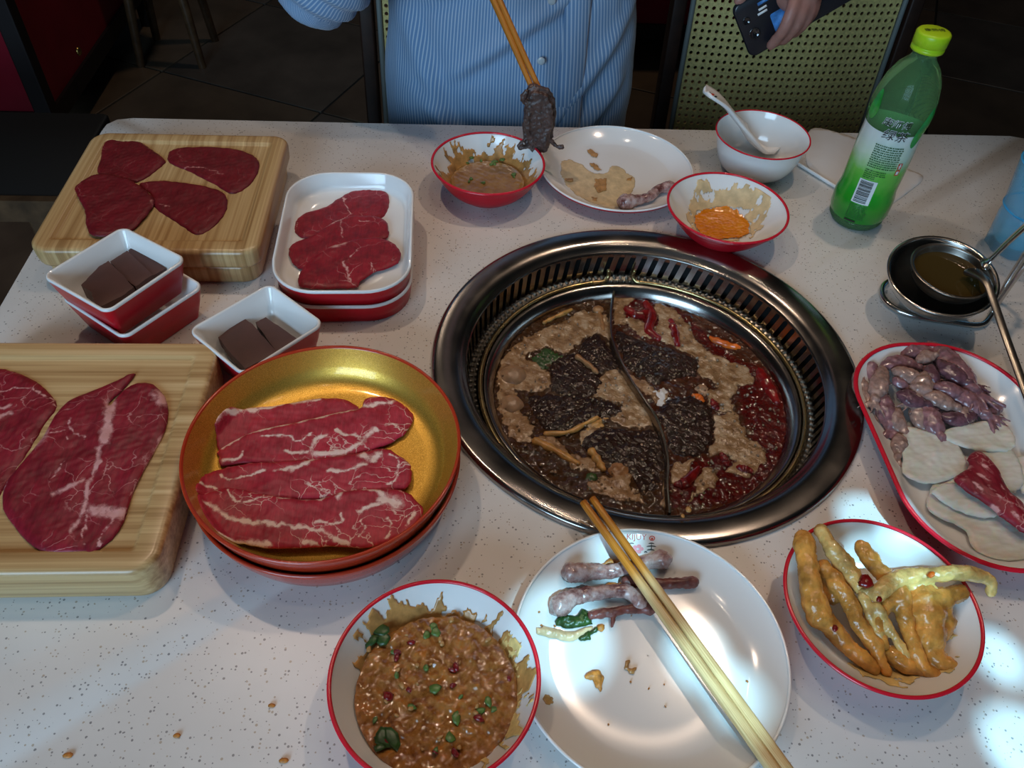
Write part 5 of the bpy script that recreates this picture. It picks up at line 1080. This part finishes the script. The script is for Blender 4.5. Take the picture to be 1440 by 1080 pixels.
def ladle(label, c, R, depth, nrm, hpts, mat, soup=None, hw=.0042, group='ladles in the wire rack', flat=.45):
    t = thing('soup_ladle', label, 'ladle', c, group); n = np.array(nrm, float); n /= np.linalg.norm(n); u = np.cross(n, [0, 1., 0]); u /= np.linalg.norm(u); w = np.cross(n, u)
    a = np.linspace(0, 2*PI, 72, endpoint=False)
    def rg(r, h): return np.array(c)+n*h+r*(np.cos(a)[:, None]*u+np.sin(a)[:, None]*w)
    k = np.linspace(0, 1, 12); out = [rg(max(R*math.sin(x*PI/2), .0004), -depth*math.cos(x*PI/2)) for x in k]; inn = [rg(max((R-.0018)*math.sin(x*PI/2), .0004), -(depth-.0015)*math.cos(x*PI/2)) for x in k[::-1]]
    mk('bowl', *loft(out+[rg(R+.0022, .0006), rg(R+.0022, .0016), rg(R-.0012, .0014)]+inn), mat, t)
    if soup is not None: mk('soup', *loft([rg(.0005, soup), rg((R-.002)*math.sqrt(max(0, 1-(soup/depth)**2))*.995, soup)], True, False), MAT['soup'], t)
    s = spline(hpts, 40); mk('handle', *tube(s, np.interp(np.linspace(0, 1, 40), [0, .12, .3, 1], [hw*2.4, hw*1.5, hw, hw*1.1]), 12, flat), mat, t)
cA = W(1325, 388, .052); cA[2] = .052
ladle('larger deep steel ladle lying under the other in the rack', cA, .0520, .034, (-.10, -.16, 1), [W(1385, 372, .060), W(1396, 362, .070), W(1420, 338, .095), W(1462, 300, .14)], MAT['chrome'])
cB = W(1335, 386, .054)
ladle('smaller steel ladle of clear soup with a long handle', cB+np.array([.004, .004, .001]), .0395, .026, (0, -.06, 1), [W(1368, 383, .057), W(1386, 395, .064), W(1396, 420, .060), W(1415, 475, .046), W(1448, 566, .034), W(1470, 625, .032)], MAT['steel_dark'], -.006)
gc = np.array([.6425, .7320, 0]); gl = thing('drinking_glass', 'blue-tinted faceted drinking glass behind the ladles', 'glass', gc)
def glassp():
    rings = []
    for r, z, fc in ((.0005, .0, 0), (.026, 0, .3), (.0295, .002, 1), (.0305, .02, 1), (.0325, .045, 1), (.0315, .052, .5), (.0335, .056, .2), (.0375, .085, 0), (.0405, .108, 0), (.0395, .1095, 0), (.0385, .108, 0), (.0352, .085, 0), (.0312, .056, 0), (.0295, .045, 0), (.0275, .016, 0), (.0245, .012, 0), (.0005, .0115, 0)):
        a = np.linspace(0, 2*PI, 72, endpoint=False); q = r*(1+fc*.035*np.cos(a*9)); rings.append(np.stack([gc[0]+q*np.cos(a), gc[1]+q*np.sin(a), np.full(72, z)], -1))
    return loft(rings)
mk('glass_body', *glassp(), MAT['glass'], gl)
mk('rim', *lathe(gc, [(.0395+.0014*math.cos(x), .1085+.0014*math.sin(x)) for x in np.linspace(0, 2*PI, 9)], 72), MAT['glass_rim'], gl)
mk('waist_ring', *lathe(gc, [(.0322+.0016*math.cos(x), .0535+.0012*math.sin(x)) for x in np.linspace(0, 2*PI, 9)], 72), MAT['glass_rim'], gl)
# ------------------------------------------------------------------ chairs
def chair(label, cx, cy):
    t = thing('cane_chair', label, 'chair', (cx, cy, -TZ), 'cane-backed chairs on the far side of the table'); hw = .195
    sz = -.30
    mk('seat', *loft([rrect(cx, cy-.20, .205, .205, .04, sz-.05), rrect(cx, cy-.20, .215, .215, .04, sz-.04), rrect(cx, cy-.20, .215, .215, .04, sz-.012), rrect(cx, cy-.20, .20, .20, .04, sz)]), MAT['darkwood'], t)
    lean = lambda z: .10*(z-sz)          # the back leans away from the table
    def mp(u, v, w): return (cx+u, cy+lean(v)-.015*(1-(u/hw)**2)+w, v)
    hole = [(.27*math.cos(PI*k/4), .27*math.sin(PI*k/4)) for k in range(8)]; outer = [(.5, 0), (.5, .5), (0, .5), (-.5, .5), (-.5, 0), (-.5, -.5), (0, -.5), (.5, -.5)]
    o = mk('cane_panel', *perforated(29, 37, -hw+.006, hw-.006, sz+.005, sz+.50, hole, outer, mp, .003), MAT['cane'], t, smooth=False); weld(o)
    fr = [mp(-hw, sz+.005, -.001), mp(-hw, sz+.25, -.001), mp(-hw, sz+.46, -.001), mp(-hw+.03, sz+.505, -.001), mp(0, sz+.512, -.001), mp(hw-.03, sz+.505, -.001), mp(hw, sz+.46, -.001), mp(hw, sz+.25, -.001), mp(hw, sz+.005, -.001)]
    mk('piping', *tube(spline(fr, 70), .005, 8), MAT['piping'], t)
    for s in (-1, 1):
        q = cx+s*(hw+.024)
        v, f = loft([rrect(q, cy+lean(z)+.012, .013, .016, .004, z, 0, 3) for z in np.linspace(sz-.02, sz+.52, 9)]); mk('back_post', v, f, MAT['darkwood'], t)
        for yy, spl in ((cy-.36, -.01), (cy, .05)):
            P = [np.array([q-s*.02, yy, sz-.03]), np.array([q, yy+spl, -TZ+.001])]
            v, f = loft([rrect(*(P[0]+(P[1]-P[0])*k)[:2], .017-.004*k, .017-.004*k, .004, (P[0]+(P[1]-P[0])*k)[2], 0, 3) for k in (0, .5, 1)]); mk('leg', v, f, MAT['brownwood'] if s < 0 else MAT['darkwood'], t)
        mk('stretcher', *box((q-s*.012, cy-.17, -.62), (.018, .36, .025)), MAT['brownwood'], t, smooth=False)
    mk('top_rail', *box((cx, cy+lean(sz+.52)+.012, sz+.532), (2*hw+.075, .03, .03)), MAT['darkwood'], t, smooth=False)
    return t
chair('empty dark wood chair with a woven cane back behind the soup bowl', .6090, 1.445)
chair('dark wood cane-backed chair that the person in the striped shirt sits on', .0450, 1.445)

# ------------------------------------------------------------------ person in the striped shirt
PCX = .070
per = thing('person', 'person in a blue and white pinstriped shirt reaching with chopsticks, phone in the other hand', 'person', (PCX, 1.25, -TZ))
def ell(c, rx, ry, n=40, pw=2.4):
    a = np.linspace(0, 2*PI, n, endpoint=False); cs, sn = np.cos(a), np.sin(a)
    return np.stack([c[0]+rx*np.sign(cs)*np.abs(cs)**(2/pw), c[1]+ry*np.sign(sn)*np.abs(sn)**(2/pw), np.full(n, c[2])], -1)
def torso(g=0):
    S = [((PCX, 1.250, -.285), .165, .125), ((PCX, 1.225, -.22), .175, .140), ((PCX, 1.190, -.12), .184, .135), ((PCX, 1.178, -.03), .183, .125), ((PCX+.002, 1.178, .06), .176, .118), ((PCX, 1.185, .15), .172, .113), ((PCX, 1.195, .24), .180, .110), ((PCX, 1.205, .31), .188, .098), ((PCX, 1.212, .36), .165, .075), ((PCX, 1.216, .395), .085, .056)]
    return loft([ell(c, rx+g, ry+g) for c, rx, ry in S])
SR, ER, WR = np.array([-.085, 1.20, .325]), np.array([-.182, 1.052, .147]), np.array([-.045, .985, .262])
HR = np.array([.008, .990, .232])        # right hand on the chopsticks
SL, EL, WL = np.array([.230, 1.21, .325]), np.array([.475, 1.285, .315]), np.array([.452, 1.085, .215])
def limb(pts, rads, n=14): return tube(spline(pts, 16), np.interp(np.linspace(0, 1, 16), np.linspace(0, 1, len(rads)), rads), n)
def finger(pts, r0, r1): return tube(spline(pts, 14), np.linspace(r0, r1, 14), 10)
hands = []
# left hand: palm behind the phone, four fingers wrapped around its edge, seen from the back of the phone
pc_ = WY(1077, 22, 1.035)
gp = lambda x, y, Y: WY(x, y, Y)
hands.append(tube(spline([WL, gp(1128, -32, 1.045), gp(1118, -2, 1.045)], 10), np.linspace(.027, .030, 10), 16, .62))
for pts, r in (([(1120, -10, 1.030), (1112, 18, 1.012), (1100, 44, 1.012), (1084, 64, 1.026)], .0088), ([(1131, -8, 1.036), (1127, 18, 1.018), (1117, 40, 1.016), (1102, 57, 1.028)], .0088), ([(1141, -8, 1.045), (1139, 14, 1.026), (1131, 33, 1.024), (1118, 47, 1.034)], .0084), ([(1148, -8, 1.054), (1147, 8, 1.036), (1141, 23, 1.033), (1130, 36, 1.040)], .0076)):
    hands.append(finger([gp(*p) for p in pts], r, r*.78))
hands.append(finger([gp(1105, -30, 1.05), gp(1078, -25, 1.058), gp(1052, -14, 1.056), gp(1040, 0, 1.050)], .0105, .0082))
# right hand around the chopsticks
dd = dirn; base = mz+dd*.170
hands.append(tube(spline([WR, WR*.5+base*.5+np.array([-.012, .004, .012]), base+np.array([-.014, .004, .014])], 10), np.linspace(.027, .026, 10), 16, .66))
for k in range(4):
    o_ = dd*(-.010*k+.018); hands.append(finger([base+o_+np.array([-.022, .004, .018]), base+o_+np.array([-.002, -.016, .014]), base+o_+np.array([.012, -.012, -.002]), base+o_+np.array([.006, .002, -.010])], .0086-.0006*k, .0068-.0005*k))
hands.append(finger([base+np.array([-.026, .012, .004]), base+np.array([-.010, .016, -.010]), base+dd*-.02+np.array([.004, .006, -.010])], .0105, .0080))
hd = np.array([PCX, 1.185, .56])
def head():
    S = [(-.118, .030, .034, -.022), (-.105, .046, .052, -.016), (-.07, .062, .074, -.006), (-.03, .070, .088, 0), (.02, .075, .096, .003), (.06, .071, .092, .006), (.095, .052, .070, .008), (.115, .022, .034, .010)]
    p = [loft([ell((hd[0], hd[1]+dy, hd[2]+z), rx, ry, 32, 2.1) for z, rx, ry, dy in S])]
    p.append(tube([hd+np.array([0, -.088, .012]), hd+np.array([0, -.106, -.022]), hd+np.array([0, -.098, -.032])], [.008, .013, .012], 10))
    for s in (-1, 1):
        p.append(ball(hd+np.array([s*.076, .008, -.006]), .030, 10, 8, (.35, .62, 1))); p.append(tube([hd+np.array([s*.015, -.088, .022]), hd+np.array([s*.050, -.076, .022])], [.008, .007], 8))
    p.append(tube([hd+np.array([-.022, -.078, -.062]), hd+np.array([0, -.088, -.060]), hd+np.array([.022, -.078, -.062])], [.006, .009, .006], 8))
    p.append(tube([hd+np.array([0, .012, -.09]), np.array([PCX, 1.205, .36])], [.054, .062], 20, 1))
    return p
body_parts = [torso(-.012)]+head()+hands+[limb([SR, (SR+ER)/2, ER], [.044, .042, .036]), limb([ER, (ER+WR)/2, WR], [.038, .034, .026]), limb([SL, (SL+EL)/2, EL], [.044, .042, .036]), limb([EL, (EL+WL)/2, WL], [.038, .034, .026])]
remesh('body', body_parts, .0042, MAT['skin'], per, 2)
for s in (-1, 1):
    mk('eye', *ball(hd+np.array([s*.031, -.0775, .006]), .0105, 14, 10, (1.15, .9, .62)), MAT['paper'], per); mk('iris', *ball(hd+np.array([s*.031, -.0855, .0035]), .0046, 10, 8, (1, .5, .8)), MAT['hair'], per)
hp = [(hd[2]+.0, .079, .098, .02), (hd[2]+.05, .080, .100, .012), (hd[2]+.085, .068, .088, .010), (hd[2]+.115, .042, .058, .012), (hd[2]+.126, .012, .018, .012)]
def hairpost(V, N): return V+N*(.004*fbm(V, 22, 3, 3))[:, None], None
remesh('hair', [loft([ell((hd[0], hd[1]+dy+(.03 if z < hd[2]+.03 else .006), z), rx, ry-(.02 if z < hd[2]+.03 else 0), 32, 2.1) for z, rx, ry, dy in hp]), loft([ell((hd[0], hd[1]+.055, hd[2]-.06), .055, .04, 32), ell((hd[0], hd[1]+.05, hd[2]+.02), .074, .055, 32)])], .005, MAT['hair'], per, 2, hairpost)
def shirtpost(V, N):
    fr = V[:, 1] < 1.19
    x, z = V[:, 0]-PCX, V[:, 2]
    fold = np.zeros(len(V))
    for (ax, az), (bx, bz), w, h in (((.12, .17), (-.10, .02), .010, .008), ((.17, .12), (.02, -.09), .012, .009), ((-.16, .12), (-.08, -.09), .014, .007), ((.16, .02), (.07, -.10), .012, .007), ((-.15, .0), (-.02, -.10), .012, .006), ((.05, .2), (-.13, .12), .010, .006)):
        a, b = np.array([ax, az]), np.array([bx, bz]); p = np.stack([x, z], -1); ab = b-a; t = np.clip(((p-a)@ab)/(ab@ab), 0, 1); dq = p-a-t[:, None]*ab; sg = np.sign(ab[0]*dq[:, 1]-ab[1]*dq[:, 0])*np.hypot(*dq.T)
        fold += h*np.exp(-(sg/w)**2)*np.sin(PI*t)**.5-h*.7*np.exp(-((sg-w*1.6)/w)**2)*np.sin(PI*t)**.5
    tor = np.abs(x) < .19
    V2 = V+N*np.where(tor & fr, fold, 0)[:, None]+N*(.0032*fbm(V*np.array([1, 1, .5]), 9, 4, 3))[:, None]
    def arm(A, B, P):
        ab = B-A; t = np.clip(((P-A)@ab)/(ab@ab), 0, 1); d = P-A-t[:, None]*ab; dn = ab/np.linalg.norm(ab); u = np.cross(dn, [0, 0, 1.]); u /= np.linalg.norm(u); w = np.cross(u, dn)
        return np.linalg.norm(d, axis=1), np.arctan2(d@w, d@u)*.05
    best = np.full(len(V), 1e9); s = np.arctan2(x, 1.20-V[:, 1])*.150
    for A, B in ((SR, ER), (ER, WR), (SL, EL), (EL, WL)):
        d, sc = arm(A, B, V); k = (d < .058) & (d < best) & ~((np.abs(x) < .165)); s = np.where(k, sc, s); best = np.where(k, d, best)
    wr = np.zeros(len(V))
    d, sc = arm(SR, ER, V); d2, sc2 = arm(ER, WR, V); near = np.minimum(d, d2) < .075
    V2 = V2+N*np.where(near & (V[:, 0] < -.11), .0035*np.sin(V[:, 2]*210+V[:, 0]*120), 0)[:, None]
    return V2, {'stripe': s}
cf = lambda A, B, k: A+(B-A)*k
remesh('shirt', [torso(.004), limb([SR, (SR+ER)/2, ER], [.062, .058, .050], 18), limb([ER, cf(ER, WR, .45), cf(ER, WR, .80)], [.052, .046, .039], 18), limb([SL, (SL+EL)/2, EL], [.062, .058, .050], 18), limb([EL, cf(EL, WL, .45), cf(EL, WL, .85)], [.052, .044, .036], 18), loft([ell((PCX, 1.214, .37), .085, .066), ell((PCX, 1.212, .42), .066, .062)])], .0055, MAT['shirt'], per, 3, shirtpost)
# placket with its buttons
def front_y(x, z):
    zz = [-.22, -.12, -.03, .06, .15, .24, .31]; cy = np.interp(z, zz, [1.225, 1.19, 1.178, 1.178, 1.185, 1.195, 1.205]); ry = np.interp(z, zz, [.140, .135, .125, .118, .113, .110, .098])+.004; rx = np.interp(z, zz, [.175, .184, .183, .176, .172, .180, .188])+.004
    u = min(abs(x-PCX)/rx, .98); return cy-ry*(1-u**2.4)**(1/2.4)
def placket():
    zs_ = np.linspace(-.12, .30, 40); xs = (PCX+.062, PCX+.075, PCX+.095, PCX+.098)
    R = [[(x, front_y(x, z)-(.0075 if k in (1, 2) else .002), z) for k, x in enumerate(xs)] for z in zs_]; v, f = loft([np.array(r) for r in R], False, False, closed=False)
    o = mk('placket', v, f, MAT['shirt'], per, True, {'stripe': np.arctan2(v[:, 0]-PCX, 1.20-v[:, 1])*.150}); o.modifiers.new('thickness', 'SOLIDIFY').thickness = .002
placket()
for (x, y) in ((761, 86), (776, 1)):
    for _ in range(1):
        Y = 1.06
        for _k in range(8):
            p = WY(x, y, Y); Y = front_y(p[0], p[2])-.010
    p = WY(x, y, Y); v, f = ball((0, 0, 0), .0055, 16, 8, (1, .35, 1)); mk('button', v+p, f, MAT['button'], per)
def legp(s):
    x = PCX+s*.085; return [limb([np.array([x, 1.26, -.208]), np.array([x+s*.02, 1.02, -.212]), np.array([x+s*.025, .86, -.225])], [.088, .076, .064], 18), limb([np.array([x+s*.025, .86, -.235]), np.array([x+s*.025, .84, -.45]), np.array([x+s*.025, .88, -.68])], [.066, .054, .046], 18)]
remesh('trousers', [loft([ell((PCX, 1.255, -.297), .165, .12), ell((PCX, 1.245, -.20), .176, .135)])]+legp(-1)+legp(1), .008, MAT['trousers'], per, 3)
for s in (-1, 1):
    x = PCX+s*.11; mk('shoe', *loft([ell((x, .82, -TZ+.002), .045, .13), ell((x, .82, -TZ+.02), .048, .135), ell((x, .835, -TZ+.05), .042, .11), ell((x, .87, -TZ+.085), .038, .06)]), MAT['shoe'], per)
# --- phone
def phone():
    corners = [WY(1031, 16, 1.040), WY(1062, 82, 1.040)]
    a, b = np.array(corners[0]), np.array(corners[1]); A = WY(1062, -58, 1.040)
    up = a-b; up /= np.linalg.norm(up)
    c0 = WY(1055, 82, 1.036); ex = WY(1030, 17, 1.046)-c0; ex /= np.linalg.norm(ex)
    upv = WY(1103, 4, 1.050)-c0; upv -= ex*(upv@ex); upv /= np.linalg.norm(upv); nr = np.cross(ex, upv)
    if nr@(CAM-c0) < 0: nr = -nr
    wd, ht = .074, .150; cc = c0+ex*wd/2+upv*ht/2
    t = thing('smartphone', 'black phone held face down with its camera module towards the table', 'phone', cc)
    R = lambda k, h: np.array([cc+ex*p[0]+upv*p[1]+nr*h for p in rrect(0, 0, wd/2-k, ht/2-k, .010-k*.5, 0, 0, 6)])
    mk('case', *loft([R(.0025, -.0045), R(.0006, -.0035), R(0, 0), R(.0006, .0035), R(.0025, .0045)]), MAT['phone'], t)
    def pad(x, y, w, h, lift, mat, name, rr=.003):
        q = lambda z: np.array([cc+ex*p[0]+upv*p[1]+nr*(.0045+z) for p in rrect(x, y, w/2, h/2, rr, 0, 0, 5)]); mk(name, *loft([q(-.0005), q(lift)]), MAT[mat], t)
    pad(-.012, -.018, .030, .034, .0006, 'sticker', 'photo_sticker'); pad(.020, -.006, .022, .010, .0005, 'paper', 'sticker_frame', .001); pad(.020, -.006, .020, .008, .0008, 'phone', 'sticker_inset', .001)
    for k, (x, y, w, h) in enumerate(((.023, -.036, .004, .017), (.029, -.034, .003, .015))): pad(x, y, w, h, .0005, 'sticker', 'blue_lettering', .0008)
    for x, y, w, h in ((.016, -.040, .0028, .011), (.011, -.042, .0028, .013), (-.029, -.040, .0025, .010)): pad(x, y, w, h, .0005, 'paper', 'white_lettering', .0006)
    for x, y, r in ((-.008, -.060, .0075), (.012, -.064, .0050)):
        q = lambda rr, z: np.array([cc+ex*(x+rr*math.cos(k*PI/10))+upv*(y+rr*math.sin(k*PI/10))+nr*(.0045+z) for k in range(20)]); mk('lens', *loft([q(r, -.0005), q(r, .0015), q(r*.8, .0018), q(r*.7, .001)]), MAT['lens'], t)
phone()

# ------------------------------------------------------------------ other furniture in the dim room
def booth(label, x0, x1, y0, y1, z0, z1, lg, knob=None):
    t = thing('booth_bench', label, 'bench', ((x0+x1)/2, (y0+y1)/2, -TZ), None); p = .045
    for x in (x0, x1):
        for y in (y0, y1): mk('post', *loft([rrect(x, y, p/2, p/2, .004, -TZ+.0005, 0, 2), rrect(x, y, p/2, p/2, .004, z1, 0, 2)]), MAT['blackpost'], t, smooth=False)
    for z in (z0, z1):
        for y in (y0, y1): mk('rail', *box(((x0+x1)/2, y, z), (x1-x0-p, p*.8, .05)), MAT['blackpost'], t, smooth=False)
        for x in (x0, x1): mk('rail', *box((x, (y0+y1)/2, z), (p*.8, y1-y0-p, .05)), MAT['blackpost'], t, smooth=False)
    for y in (y0, y1): mk('panel', *box(((x0+x1)/2, y, (z0+z1)/2), (x1-x0-p, .016, z1-z0-.05)), MAT['redpanel'], t, smooth=False)
    for x in (x0, x1): mk('panel', *box((x, (y0+y1)/2, (z0+z1)/2), (.016, y1-y0-p, z1-z0-.05)), MAT['redpanel'], t, smooth=False)
    mk('cushion', *loft([rrect((x0+x1)/2, (y0+y1)/2, (x1-x0)/2-.01, (y1-y0)/2-.01, .03, z1+.028), rrect((x0+x1)/2, (y0+y1)/2, (x1-x0)/2, (y1-y0)/2, .03, z1+.04), rrect((x0+x1)/2, (y0+y1)/2, (x1-x0)/2-.01, (y1-y0)/2-.01, .03, z1+.07)]), MAT['redpanel'], t)
    if knob is not None:
        v, f = ball(knob, .012, 14, 8, (.6, 1, 1)); mk('brass_stud', v, f, MAT['orange_rind'], t)
kb = W(72, 80, -.42)
booth('dark red booth bench with black posts and a brass stud behind the stacked boards', -1.80, -1.125, 2.06, 2.95, -.62, -.20, .1, (-1.074, 2.25, -.52))
booth('red booth bench standing behind the two cane-backed chairs', .42, 1.10, 2.72, 3.5, -.62, -.12, .1)
def lowbench():
    x0, x1, y0, y1 = -1.45, -.70, 1.215, 1.50; t = thing('wooden_bench', 'low bench with a black seat beside the stacked boards', 'bench', ((x0+x1)/2, (y0+y1)/2, -TZ))
    zt_ = -.285
    mk('seat', *loft([rrect((x0+x1)/2, (y0+y1)/2, (x1-x0)/2, (y1-y0)/2, .01, zt_-.03), rrect((x0+x1)/2, (y0+y1)/2, (x1-x0)/2, (y1-y0)/2, .01, zt_-.003), rrect((x0+x1)/2, (y0+y1)/2, (x1-x0)/2-.003, (y1-y0)/2-.003, .01, zt_)]), MAT['black'], t)
    mk('apron', *box(((x0+x1)/2, y0-.009, zt_-.020), (x1-x0, .016, .044)), MAT['brownwood'], t, smooth=False)
    for x in (x0+.05, x1-.06):
        for y in (y0+.04, y1-.04): mk('leg', *loft([rrect(x, y, .025, .025, .004, -TZ+.0005, 0, 2), rrect(x, y, .025, .025, .004, zt_-.03, 0, 2)]), MAT['brownwood'], t, smooth=False)
    mk('footrail', *box(((x0+x1)/2, y0+.04, -.62), (x1-x0-.14, .02, .03)), MAT['brownwood'], t, smooth=False)
lowbench()
def farleg():
    t = thing('bar_stool', 'wooden stool with slim tapered legs standing far behind the table', 'stool', (-.98, 2.78, -TZ)); c = W(285, 95, -TZ)[:2]+np.array([-.10, .10])
    for k in range(4):
        a = PI/4+k*PI/2; top = np.array([c[0]+.07*math.cos(a), c[1]+.07*math.sin(a), -.06]); bot = np.array([c[0]+.1414*math.cos(a), c[1]+.1414*math.sin(a), -TZ+.002]); mk('leg', *tube([top, bot], [.020, .013], 12), MAT['brownwood'], t)
    mk('seat', *lathe((c[0], c[1], -.06), [(.0005, 0), (.11, 0), (.125, .012), (.125, .03), (.11, .04), (.0005, .04)], 48), MAT['darkwood'], t)
farleg()
